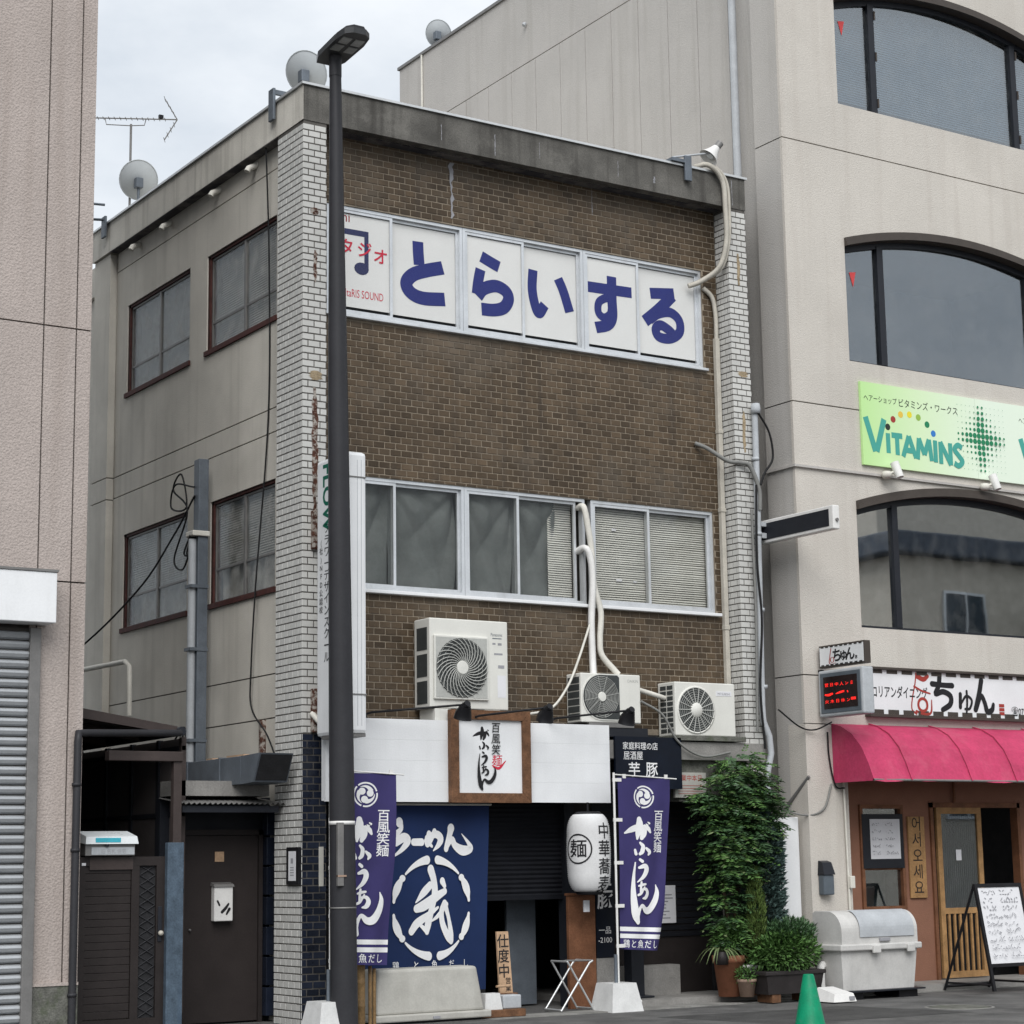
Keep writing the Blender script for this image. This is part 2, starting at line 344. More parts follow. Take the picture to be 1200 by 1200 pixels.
class Ink:   # flat print: strokes and glyphs laid on a surface, one mesh
    def __init__(s, fn, step=.0002, maxlen=None): s.mb = MB(); s.fn = fn; s.w = .0012; s.st = step; s.maxlen = maxlen
    def poly(s, vs, fs, ramp=0.):
        s.w += s.st
        if ramp and not s.maxlen:
            s.mb.add([s.fn(a, b, s.w+ramp*(i//2)) for i, (a, b) in enumerate(vs)], fs); return
        if s.maxlen:
            bm = bmesh.new(); bv = [bm.verts.new((a, b, 0)) for a, b in vs]
            for f in fs:
                try: bm.faces.new([bv[i] for i in f])
                except ValueError: pass
            bmesh.ops.triangulate(bm, faces=bm.faces[:])
            for _ in range(5):
                es = [e for e in bm.edges if e.calc_length() > s.maxlen]
                if not es: break
                bmesh.ops.subdivide_edges(bm, edges=es, cuts=1); bmesh.ops.triangulate(bm, faces=bm.faces[:])
            bm.verts.index_update(); vs = [(v.co.x, v.co.y) for v in bm.verts]; fs = [[v.index for v in f.verts] for f in bm.faces]; bm.free()
        s.mb.add([s.fn(a, b, s.w) for a, b in vs], fs)
    def stroke(s, pts, n=6, flat=False, wd=None):
        P3 = [Vector((p[0], p[1], p[2] if len(p) > 2 else wd)) for p in pts]
        if len(P3) > 2: P3 = catmull(P3, n)
        vs = []; m = len(P3)
        for i, p in enumerate(P3):
            d = (P3[min(i+1, m-1)]-P3[max(i-1, 0)]); d = Vector((d.x, d.y)); d = d.normalized() if d.length > 1e-9 else Vector((1, 0))
            nrm = Vector((-d.y, d.x))*max(p.z, .0005)/2; c = Vector((p.x, p.y)); vs += [tuple(c+nrm), tuple(c-nrm)]
        s.poly(vs, [(2*i, 2*i+1, 2*i+3, 2*i+2) for i in range(m-1)], ramp=.0012/m)
        if not flat:
            for p in (P3[0], P3[-1]): s.disc(p.x, p.y, p.z/2)
    def disc(s, x, y, r, ry=None, n=14):
        s.poly([(x+r*math.cos(2*math.pi*k/n), y+(ry or r)*math.sin(2*math.pi*k/n)) for k in range(n)], [tuple(range(n))])
    def rect(s, x0, x1, y0, y1): s.poly([(x0, y0), (x1, y0), (x1, y1), (x0, y1)], [(0, 1, 2, 3)])
    def text(s, body, x, y, size, bold=0., align='CENTER', sx=1., shear=0., rot=0., slope=0.):
        vs, fs = glyphs(body, bold, shear, align); c, q = math.cos(rot), math.sin(rot)
        s.poly([(x+(a*sx*c-b*q)*size, y+(a*sx*q+b*c)*size) for a, b in vs], fs)
    def vtext(s, body, x, y, size, pitch=None, bold=0., **k):
        for i, ch in enumerate(body): s.text(ch, x, y-i*(pitch or size), size, bold, **k)
    def build(s, m, parent, name='lettering', **k): return s.mb.build(name, m, parent, **k)
GC = {}
def glyphs(body, bold, shear, align):
    key = (body, bold, shear, align)
    if key not in GC:
        c = bpy.data.curves.new('glyph', 'FONT'); c.body = body; c.size = 1; c.offset = bold; c.shear = shear; c.align_x = align; c.resolution_u = 3
        o = bpy.data.objects.new('glyph', c); me = bpy.data.meshes.new_from_object(o)
        GC[key] = ([(v.co.x, v.co.y) for v in me.vertices], [tuple(p.vertices) for p in me.polygons])
        bpy.data.meshes.remove(me); bpy.data.objects.remove(o); bpy.data.curves.remove(c)
    return GC[key]
PI = math.pi
cy_ = scene.cycles; cy_.max_bounces = 6; cy_.diffuse_bounces = 3; cy_.glossy_bounces = 3; cy_.transmission_bounces = 3; cy_.transparent_max_bounces = 10; cy_.caustics_reflective = False; cy_.caustics_refractive = False

# ------------------------------------------------------------------ setting
o = MB().add([(-400,-400,0),(400,-400,0),(400,400,0),(-400,400,0)], [(0,1,2,3)]).build('road', 'asphalt', k='structure')
o = MB().box(-8, 12, -.62, -.30, -.05, .012).build('gutter', 'kerb', k='structure')
o = MB().box(3.86, 6.38, -.28, 3, -.05, .075).build('shop_step', 'concrete', k='structure')
o = MB().box(6.40, 13, -.60, 0.2, -.05, .085).build('pavement', 'concrete', k='structure')

rc = random.Random(21)
def crack(pts, wd, z=.003):
    vs = []; P_ = catmull([Vector((x, y, 0)) for x, y in pts], 5)
    for i, p in enumerate(P_):
        ww = wd*rc.uniform(.3, 1); q = p+Vector((rc.uniform(-.02, .02), rc.uniform(-.02, .02), 0)); vs += [(q.x, q.y-ww, z), (q.x, q.y+ww, z)]
    return MB().add(vs, [(2*i, 2*i+2, 2*i+3, 2*i+1) for i in range(len(P_)-1)]).build('road_crack', 'groove', None, k='structure')
crack([(-1, -.9), (1, -.8), (2.6, -1.0), (4.2, -.85), (6.0, -1.15), (8, -1.3)], .008)
crack([(3.9, -.75), (4.6, -1.6), (5.2, -2.2), (5.5, -3)], .009); crack([(6.6, -1.4), (7.4, -1.9), (8.6, -2.1)], .007)
MB().add([(3.2, -1.5, .002), (5.6, -1.7, .002), (5.9, -3.2, .002), (3.5, -3.1, .002)], [(0, 1, 2, 3)]).build('road_patch', 'asphalt_dark', None, k='structure')
# ------------------------------------------------------------------ the tiled building
PITCH = .0714
B = thing('tiled_building', (0, 0, 0), 'three storey narrow building faced in brown tiles with white tiled corner pillars', 'building')
def nrm(axis): return Vector((0, -1, 0)) if axis == 'Y' else Vector((-1, 0, 0))
class Tiles:
    def __init__(s): s.t = []
    def face(s, axis, a0, a1, z0, z1, p, L, ph=0., thick=.006, joint=.010):
        # axis 'Y': plane y=p, runs along x ; 'X': plane x=p, runs along y
        i0 = int(math.floor(z0/PITCH)); i1 = int(math.ceil(z1/PITCH))
        for i in range(i0, i1):
            za, zb = max(z0, i*PITCH), min(z1, (i+1)*PITCH-joint)
            if zb-za < .02: continue
            x = a0-L+(ph if i % 2 else ph+L/2)
            while x < a1:
                xa, xb = max(a0, x), min(a1, x+L-joint)
                if xb-xa > .018: s.t.append((axis, round((xa+xb)/2, 4), round((za+zb)/2, 4), p, round(xb-xa, 3), round(zb-za, 3), thick))
                x += L
    def emit(s, name, m, parent, skip=()):
        def score(t):
            c = Vector((t[1], t[3], t[2])) if t[0] == 'Y' else Vector((t[3], t[1], t[2]))
            d = CAMP-c; return t[4]*t[5]*max(0, d.normalized().dot(nrm(t[0])))/d.length_squared
        ts = sorted([t for t in s.t if not any(k(t) for k in skip)], key=score, reverse=True)
        cache = {}; rest = MB(); bx = BASE[parent.name]
        for i, (axis, a, z, p, L, h, th) in enumerate(ts):
            e = .0025; j = random.uniform(-.0012, .0012)
            def shape(cx, cy, cz):
                if axis == 'Y':
                    q = [(-L/2,0,-h/2),(L/2,0,-h/2),(L/2,0,h/2),(-L/2,0,h/2)]; f = [(-L/2+e,-th,-h/2+e),(L/2-e,-th,-h/2+e),(L/2-e,-th,h/2-e),(-L/2+e,-th,h/2-e)]
                else:
                    q = [(0,L/2,-h/2),(0,-L/2,-h/2),(0,-L/2,h/2),(0,L/2,h/2)]; f = [(-th,L/2-e,-h/2+e),(-th,-L/2+e,-h/2+e),(-th,-L/2+e,h/2-e),(-th,L/2-e,h/2-e)]
                return [(x+cx, y+cy, zz+cz) for x, y, zz in q+f], [(4,5,6,7),(0,1,5,4),(1,2,6,5),(2,3,7,6),(3,0,4,7)]
            c = (a, p+j, z) if axis == 'Y' else (p+j, a, z)
            if i < 300:
                key = (axis, L, h)
                if key not in cache:
                    me = bpy.data.meshes.new(name); v, f = shape(0, 0, 0); me.from_pydata(v, [], f); me.materials.append(A[m]); cache[key] = me
                o = bpy.data.objects.new(name, cache[key]); put(o, parent); o.location = Vector(c)-bx
            else: rest.add(*shape(*c))
        if rest.v: rest.build(name, m, parent, k='stuff')
# solid dark block added inside, keeps light from leaking between the windows
MB().box(.31, 5.70, .85, 5.85, 2.95, 9.30).build('core', 'room', B)
UPW = (.42, 5.50, 7.33, 8.55); LOW = (.42, 5.56, 4.39, 5.60)
MB().wallY(.27, 5.72, 2.95, 9.31, .269, .47, [UPW, LOW]).build('front_wall', 'mortar_light', B)
# brown tiles
T = Tiles(); LB = .1359
for r_ in ((.285, 5.712, 8.555, 9.305), (.285, .42, 7.3, 8.55), (5.503, 5.712, 7.30, 8.55), (.285, 5.712, 5.605, 7.295), (.285, .42, 4.36, 5.6), (5.563, 5.712, 4.36, 5.60), (.285, 5.712, 3.02, 4.35)):
    T.face('Y', r_[0], r_[1], r_[2], r_[3], .269, LB, ph=.02)
T.emit('brown_tile', 'brown_tile', B)
# pillars
MB().box(.008, .28, .008, .605, 0, 9.31).build('pillar', 'mortar_dark', B)
MB().box(5.722, 5.992, .008, .5, 0, 9.31).build('pillar', 'mortar_dark', B)
T = Tiles()
T.face('Y', .0, .28, 2.86, 9.30, .009, .14)
T.face('X', .0, .605, 0.0, 9.30, .009, .1216, ph=.03)
T.face('Y', 5.715, 5.995, 2.5, 9.30, .009, .14)
T.face('X', .0, .262, 2.5, 9.30, 5.723, .131)
T.emit('white_tile', 'white_tile', B)
T = Tiles(); T.face('Y', .0, .28, 0, 2.85, .009, .14); T.emit('navy_tile', 'navy_tile', B)
rs_ = random.Random(4)
def jag(x, z0, z1, wd, y=.001, n=16):
    vs = []
    for i in range(n+1):
        q = i/n; z = z1+(z0-z1)*q; ww = wd*rs_.uniform(.7, 1.)*(1 if .08 < q < .85 else .55); xx = x+rs_.uniform(-.12, .12)*wd
        vs += [(xx-ww/2, y-rs_.uniform(0, .002), z), (xx+ww/2, y-rs_.uniform(0, .002), z)]
    return MB().add(vs, [(2*i, 2*i+2, 2*i+3, 2*i+1) for i in range(n)])
for x, z0, z1, wd in ((.145, 5.10, 6.42, .075), (.145, 7.55, 7.90, .05), (.14, 8.28, 8.36, .10)): jag(x, z0, z1, wd).build('rust_strip', 'rust', B, label='rusted streak through the white tiles')
for x, z0, z1, wd in ((.15, 6.50, 6.60, .16), (5.86, 8.35, 8.75, .05), (5.87, 7.22, 7.29, .16), (5.86, 6.3, 6.8, .05)): jag(x, z0, z1, wd, .0015).build('rust_stain', 'stain', B)
for z0, z1 in ((4.72, 5.12), (2.86, 3.3)):
    MB().box(.10, .27, -.06, .01, z0, z1, .008).build('sign_bracket', 'rust', B, label='rusty bracket plate on the pillar')
# parapet / eaves
MB().box(0, 6.0, 0, .12, 9.312, 9.70).build('parapet_front', 'parapet_front', B)
MB().box(0, 6.0, .124, 6.0, 9.316, 9.698).build('parapet', 'parapet_side', B)
MB().box(-.004, .001, .0, .118, 9.314, 9.698).build('parapet_end', 'parapet_side', B)
MB().box(.285, 5.71, .13, .262, 9.306, 9.3155).build('soffit', 'soffit', B)
MB().box(.004, .128, .62, 5.4, 9.306, 9.3155).build('soffit', 'soffit', B)
MB().box(-.025, 6.025, -.025, .10, 9.702, 9.728).box(-.025, .10, .1, 6.025, 9.702, 9.728).build('coping', 'metal_trim', B)
# efflorescence runs
r_ = MB()
for x, z0, z1, wd in ((1.98, 8.62, 9.27, .07), (3.9, 8.98, 9.28, .012), (1.7, 9.4, 9.58, .01), (2.4, 9.35, 9.6, .014), (4.1, 9.4, 9.6, .01), (4.62, 9.42, 9.5, .05), (5.8, 9.34, 9.66, .012), (3.0, 9.42, 9.62, .008)):
    y = .258 if z1 < 9.3 else -.0012; pts = []; n = 14
    for i in range(n+1):
        zz = z1+(z0-z1)*i/n; xx = x+random.uniform(-.25, .25)*wd; ww = wd*random.uniform(.2, .9); pts += [(xx-ww/2, y, zz), (xx+ww/2, y, zz)]
    r_.add(pts, [(2*i, 2*i+2, 2*i+3, 2*i+1) for i in range(n)])
r_.build('lime_stain', 'metal_trim' if False else 'print_grey', B, label='pale lime runs on the concrete')
# side wall, panels with recessed joints
MB().wallX(.605, 5.95, 0, 9.31, .135, .30, [(.85, 2.66, 7.34, 8.53), (3.14, 5.05, 7.34, 8.53), (.86, 2.5, 4.39, 5.61), (3.13, 5.06, 4.39, 5.61)]).build('joint_backing', 'groove', B)
SW = [(.85, 2.66, 7.34, 8.53), (3.14, 5.05, 7.34, 8.53), (.86, 2.5, 4.39, 5.61), (3.13, 5.06, 4.39, 5.61)]
zz = [0, 3.07, 3.53, 6.12, 6.385, 9.055, 9.312]
for i in range(6):
    a, b = zz[i]+.007, zz[i+1]-.007
    for (ya, yb) in (((.608, 2.83), (2.838, 5.43)) if i in (0, 1) else ((.608, 5.43),)):
        MB().wallX(ya, yb, a, b, .12, .138, [h for h in SW if a < h[2] < b and ya < h[0] < yb]).build('wall_panel', 'side_wall', B)
MB().box(.03, .14, 5.44, 5.97, 0, 6.1).box(.03, .14, 5.44, 5.97, 6.114, 6.38).box(.03, .14, 5.44, 5.97, 6.394, 9.30).build('column', 'side_wall', B)
MB().box(.16, 5.9, 5.85, 6.0, 0, 9.3).build('rear_wall', 'side_wall', B)
MB().box(.26, 5.9, 6.004, 9.5, 0, 9.0).build('rear_annex', 'side_wall', B); MB().box(.20, 5.95, 6.004, 9.55, 9.003, 9.4).build('annex_parapet', 'parapet_side', B)
MB().box(5.70, 5.94, .5, 5.86, 0, 9.3).build('party_wall', 'side_wall', B)
for y in (4.7, 3.746, 2.33, 1.366):
    MB().tube([(.13, y, 9.25), (.02, y, 9.19), (.0, y, 9.15)], .035, 10).build('drain_spout', 'pvc_white', B)
def side_window(y0, y1, z0, z1, ymid, tz, sash, blind, dark):
    W = MB().box(.14, .23, y0-.015, y0+.03, z0, z1).box(.14, .23, y1-.05, y1, z0, z1).box(.14, .23, y0, y1, z1-.035, z1).box(.095, .24, y0-.03, y1+.03, z0-.012, z0+.045).build('window', 'window_red', B, label='dark red steel window on the side wall')
    f = MB().frameX(y0+.035, y1-.055, z0+.05, z1-.04, .022, .16, .19).box(.155, .192, ymid-.02, ymid+.02, z0+.05, z1-.04)
    f.box(.165, .188, y0+.035, y1-.055, tz-.012, tz+.012); f.build('sash', sash, W)
    for ya, yb in ((y0+.057, ymid-.021), (ymid+.021, y1-.077)):
        for za, zb in ((z0+.073, tz-.013), (tz+.013, z1-.063)):
            MB().box(.172, .177, ya, yb, za, zb).build('pane', 'glass_side', W)
    g = MB(); n = int((z1-z0-.1)/.028)
    for i in range(n):
        z = z0+.06+i*.028
        if dark and (z < tz): continue
        g.add([(.21, y0+.04, z), (.21, y1-.06, z), (.225, y1-.06, z+.026), (.225, y0+.04, z+.026)], [(0, 1, 2, 3)])
    g.build('blind', blind, W)
    # sagging plastic sheet / curtain behind
    g = MB(); nx, nz = 26, 14; vs = []
    for j in range(nz+1):
        for i in range(nx+1):
            yy = y0+.03+(y1-y0-.08)*i/nx; z = z0+.04+(z1-z0-.07)*j/nz
            vs.append((.27+.022*math.sin(i*1.3+j*.5)+.012*math.sin(i*.7-j*1.1), yy, z))
    g.add(vs, [(j*(nx+1)+i, j*(nx+1)+i+1, (j+1)*(nx+1)+i+1, (j+1)*(nx+1)+i) for j in range(nz) for i in range(nx)], True)
    g.build('curtain', 'blind_grey', W)
side_window(.86, 2.66, 7.35, 8.53, 1.72, 7.72, 'guide', 'blind_grey', False)
side_window(3.14, 5.05, 7.35, 8.53, 4.1, 7.72, 'guide', 'blind_grey', False)
side_window(.86, 2.5, 4.4, 5.61, 1.68, 4.83, 'guide', 'blind_grey', True)
side_window(3.13, 5.06, 4.4, 5.61, 4.08, 4.83, 'guide', 'blind_grey', True)

# front windows
def sash(parent, x0, x1, z0, z1, y, film):
    MB().frameY(x0, x1, z0, z1, .032, y, y+.028).build('sash', 'alu', parent)
    MB().box(x0+.033, x1-.033, y+.011, y+.016, z0+.033, z1-.033).build('pane', film, parent)
def win_unit(x0, x1, z0, z1, first):
    W = MB().frameY(x0, x1, z0, z1, .035, .285, .36).build('window', 'alu', B, label=first); return W
# upper: three pairs carrying the big lettering
ups = [((.42, 1.225), (1.225, 2.133)), ((2.133, 2.942), (2.942, 3.771)), ((3.771, 4.558), (4.558, 5.50))]
GL = {
 'to': [([(1.59,8.315),(1.594,8.184),(1.605,8.047)],.139),([(1.908,8.062),(1.699,7.999),(1.527,7.927),(1.44,7.822),(1.491,7.722),(1.645,7.676),(1.93,7.701)],.154)],
 'ra': [([(2.392,8.261),(2.513,8.214),(2.629,8.172)],.135),([(2.382,8.11),(2.348,7.956),(2.328,7.813)],.131),([(2.337,7.79),(2.418,7.885),(2.581,7.943),(2.715,7.9),(2.75,7.81),(2.685,7.707),(2.558,7.661),(2.388,7.649)],.146)],
 'i': [([(3.111,8.222),(3.096,7.991),(3.133,7.802),(3.186,7.72),(3.263,7.829)],.125),([(3.456,8.168),(3.53,8.018),(3.608,7.789)],.127)],
 'su': [([(3.84,8.124),(4.48,8.138)],.13),([(4.193,8.295),(4.192,8.024),(4.194,7.808),(4.122,7.699),(3.951,7.646)],.136),([(4.181,8.022),(4.095,8.017),(4.002,7.952),(3.994,7.834),(4.071,7.782),(4.158,7.83),(4.182,7.914)],.1)],
 'ru': [([(4.778,8.185),(5.135,8.229)],.135),([(5.112,8.202),(4.904,8.007),(4.689,7.831)],.145),([(4.756,7.858),(4.891,7.95),(5.07,7.988),(5.197,7.909),(5.201,7.763),(5.059,7.667),(4.892,7.667),(4.845,7.752),(4.92,7.813),(5.04,7.769),(5.095,7.73)],.122)]}
signs = iter([None, 'to', 'ra', 'i', 'su', 'ru'])
for pair in ups:
    W = win_unit(pair[0][0]+.002, pair[1][1]-.002, 7.335, 8.548, 'aluminium sliding window with white lettered sheets behind the glass')
    for k, (a, b) in enumerate(pair):
        a2 = a+.035 if k == 0 else a-.015; b2 = b-.035 if k else b+.015
        sash(W, a2, b2, 7.37, 8.513, .293 if k == 0 else .325, 'glass_film')
        yy = .293 if k == 0 else .325
        MB().box(a2+.033, b2-.033, yy+.019, yy+.024, 7.44, 8.475).build('sign_sheet', 'sign_film', W)
        g = next(signs)
        if g:
            ink = Ink(planeY(0, yy+.019, 0))
            for pts, wd in GL[g]: ink.stroke(pts, 8, True, wd)
            ink.build('print_blue', W)
        else:
            f = planeY(0, yy+.019, 0)
            ink = Ink(f); ink.rect(.60, .952, 8.245, 8.31); ink.rect(.60, .65, 7.9, 8.25); ink.rect(.90, .952, 7.9, 8.25); ink.disc(.865, 7.885, .09, .07); ink.disc(.565, 7.885, .09, .07); ink.build('print_navy', W, 'note_symbol')
            ink = Ink(f); ink.w = .004
            for ch, x, z in (('ス', .47, 8.02), ('タ', .68, 8.035), ('ジ', .90, 8.03), ('オ', 1.10, 7.985)): ink.text(ch, x, z, .19, .012)
            ink.build('print_red', W)
            ink = Ink(f); ink.text('mini', .60, 8.385, .16, .004, sx=.95); ink.build('print_darkred', W)
            ink = Ink(f); ink.text('DENtaRIS SOUND', .83, 7.555, .125, .002, sx=.62); ink.build('print_red', W)
MB().box(.30, 5.53, .215, .30, 7.30, 7.334, .006).build('sill', 'alu', B)
# lower windows: curtains and blinds, one sash stands open
lows = [((.42, 1.25), (1.25, 2.117)), ((2.117, 2.82), (2.82, 3.72)), ((3.80, 4.622), (4.622, 5.56))]
def cloth(parent, x0, x1, z0, z1, y, m, sw):
    g = MB(); nx, nz = 64, 44; vs = []
    for j in range(nz+1):
        for i in range(nx+1):
            u, v = i/nx, j/nz
            a1 = math.atan2(1.02-v, u+.02); a2 = math.atan2(1.02-v, 1.02-u); d1 = math.hypot(u, 1-v); d2 = math.hypot(1-u, 1-v)
            sag = -.045*abs(math.sin(5.5*a1+sw))*max(0, 1-d1)*d1*2-.045*abs(math.sin(4.5*a2+sw*2))*max(0, 1-d2)*d2*2-.03*abs(math.sin(5*u+1.5*v*sw+sw))-.03*math.sin(PI*u)*math.cos(5*v+sw)
            vs.append((x0+(x1-x0)*u, max(.365, y+.10+sag*1.7), z0+(z1-z0)*v))
    g.add(vs, [(j*(nx+1)+i, j*(nx+1)+i+1, (j+1)*(nx+1)+i+1, (j+1)*(nx+1)+i) for j in range(nz) for i in range(nx)], True)
    return g.build('curtain', m, parent)
def blind(parent, x0, x1, z0, z1, y, m, pitch=.026):
    g = MB(); n = int((z1-z0)/pitch)
    for i in range(n):
        z = z0+i*pitch; d = random.uniform(-.002, .002)
        g.add([(x0, y-.008+d, z), (x1, y-.008-d, z+random.uniform(-.003, .003)), (x1, y+.008, z+pitch*.86), (x0, y+.008, z+pitch*.86)], [(0, 1, 2, 3)])
    return g.build('blind', m, parent)
for q, pair in enumerate(lows):
    W = win_unit(pair[0][0]+.002, pair[1][1]-.002, 4.395, 5.598, ['aluminium window with a grey curtain drawn behind it', 'aluminium window half curtained beside the hose gap', 'aluminium window with a cream venetian blind'][q])
    for k, (a, b) in enumerate(pair):
        a2 = a+.035 if k == 0 else a-.015; b2 = b-.035 if k else b+.015
        if q == 1 and k == 1: b2 = b-.10
        sash(W, a2, b2, 4.43, 5.563, .293 if k == 0 else .325, 'glass')
    if q < 2: cloth(W, pair[0][0]+.04, pair[0][1], 4.44, 5.56, .40, 'curtain', .8+q*.7); cloth(W, pair[1][0], pair[1][1]-(.03 if q == 0 else .30), 4.44, 5.56, .40, 'curtain', 1.7-q*.4)
    if q == 1: blind(W, 3.30, 3.62, 4.44, 5.56, .43, 'blind_cream')
    if q == 2: blind(W, 3.9, 4.62, 4.44, 5.55, .385, 'blind_cream'); blind(W, 4.63, 5.52, 4.44, 5.55, .40, 'blind_cream')
    if q == 2:
        MB().box(4.15, 4.21, .368, .374, 5.28, 5.31).box(4.2, 4.28, .368, .374, 4.70, 4.73).box(4.44, 4.49, .368, .374, 4.7, 4.72).build('sticker', 'paper', W)
MB().box(.30, 5.60, .20, .30, 4.352, 4.388, .006).build('sill', 'white_board', B)
# ledge over the ground floor and the dark shop recess
MB().box(.29, 5.95, -.06, .27, 2.66, 2.86).build('ledge', 'concrete', B)
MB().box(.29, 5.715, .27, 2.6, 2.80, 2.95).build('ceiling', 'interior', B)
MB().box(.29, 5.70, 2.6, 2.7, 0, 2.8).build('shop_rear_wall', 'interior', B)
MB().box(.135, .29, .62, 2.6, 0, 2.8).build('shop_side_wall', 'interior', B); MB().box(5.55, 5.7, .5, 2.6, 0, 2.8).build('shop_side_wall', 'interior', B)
g = MB(); n = 60
vs = []
for i in range(n+1):
    z = 1.19+(2.66-1.19)*i/n; vs += [(.29, .44+(.012 if i % 2 else 0), z), (3.42, .44+(.012 if i % 2 else 0), z)]
g.add(vs, [(2*i, 2*i+1, 2*i+3, 2*i+2) for i in range(n)]); g.box(.29, 3.42, .42, .47, 1.15, 1.20); sh = g.build('roller_shutter', 'shutter_dark', B)
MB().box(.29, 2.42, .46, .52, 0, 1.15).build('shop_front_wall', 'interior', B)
MB().box(2.95, 3.33, .85, .89, .02, 2.2).build('shop_door', 'steel_blue', B)
MB().box(3.42, 3.55, .38, .52, 0, 2.66).build('door_post', 'frame_dark', B)
MB().box(3.55, 5.71, .55, .62, 0, 2.66).build('shop_front_wall', 'gate_brown', B)
g = MB()
for i in range(26): g.box(3.9, 5.6, .535, .552, .7+i*.07, .7+i*.07+.055)
g.build('louvre_slats', 'shutter_dark', B)
MB().box(3.9, 4.9, .3, .5, .02, .40).build('low_wall', 'concrete', B)
MB().box(4.75, 5.70, .02, .25, 2.2, 2.66).build('shop_lintel', 'concrete_old', B)

# ------------------------------------------------------------------ the beige building with arched windows
XC, YF = 6.40, -.26
RB = thing('beige_building', (8, 4, 0), 'large beige rendered building with wide arched windows and a ground floor restaurant', 'building')
XR = 13.6
def arch(x0, x1, zs, rise, n=28):
    c = (x1-x0)/2; rad = (c*c+rise*rise)/(2*rise); cx = (x0+x1)/2; cz = zs+rise-rad
    return [(x0+(x1-x0)*i/n, cz+math.sqrt(max(0, rad*rad-(x0+(x1-x0)*i/n-cx)**2))) for i in range(n+1)]
WX0, WX1 = 7.35, 11.35
WINS = [(4.265, 5.70, .30), (7.55, 9.01, .30), (10.87, 12.24, .34)]
bands = [(3.10, 3.655), (3.67, 6.935), (6.95, 10.245), (10.26, 14.9)]
MB().box(XC+.03, XR, YF+.035, YF+.06, 3.60, 3.72).box(XC+.03, XR, YF+.035, YF+.06, 6.9, 7.0).box(XC+.03, XR, YF+.035, YF+.06, 10.2, 10.3).build('joint_backing', 'groove', RB)
for (z0, z1) in bands:
    win = [q for q in WINS if z0 < q[0] < z1]
    g = MB(); y0, y1 = YF, YF+.04
    if not win: g.box(XC, XR, y0, y1, z0, z1)
    else:
        zb, zs, ri = win[0]
        g.box(XC, WX0, y0, y1, z0, z1); g.box(WX1, XR, y0, y1, z0, z1); g.box(WX0, WX1, y0, y1, z0, zb)
        a = arch(WX0, WX1, zs, ri)
        for (xa, za), (xb, zb2) in zip(a[:-1], a[1:]):
            g.hexa([(xa, y0, za), (xb, y0, zb2), (xb, y1, zb2), (xa, y1, za), (xa, y0, z1), (xb, y0, z1), (xb, y1, z1), (xa, y1, z1)])
    g.build('front_wall', 'beige', RB)
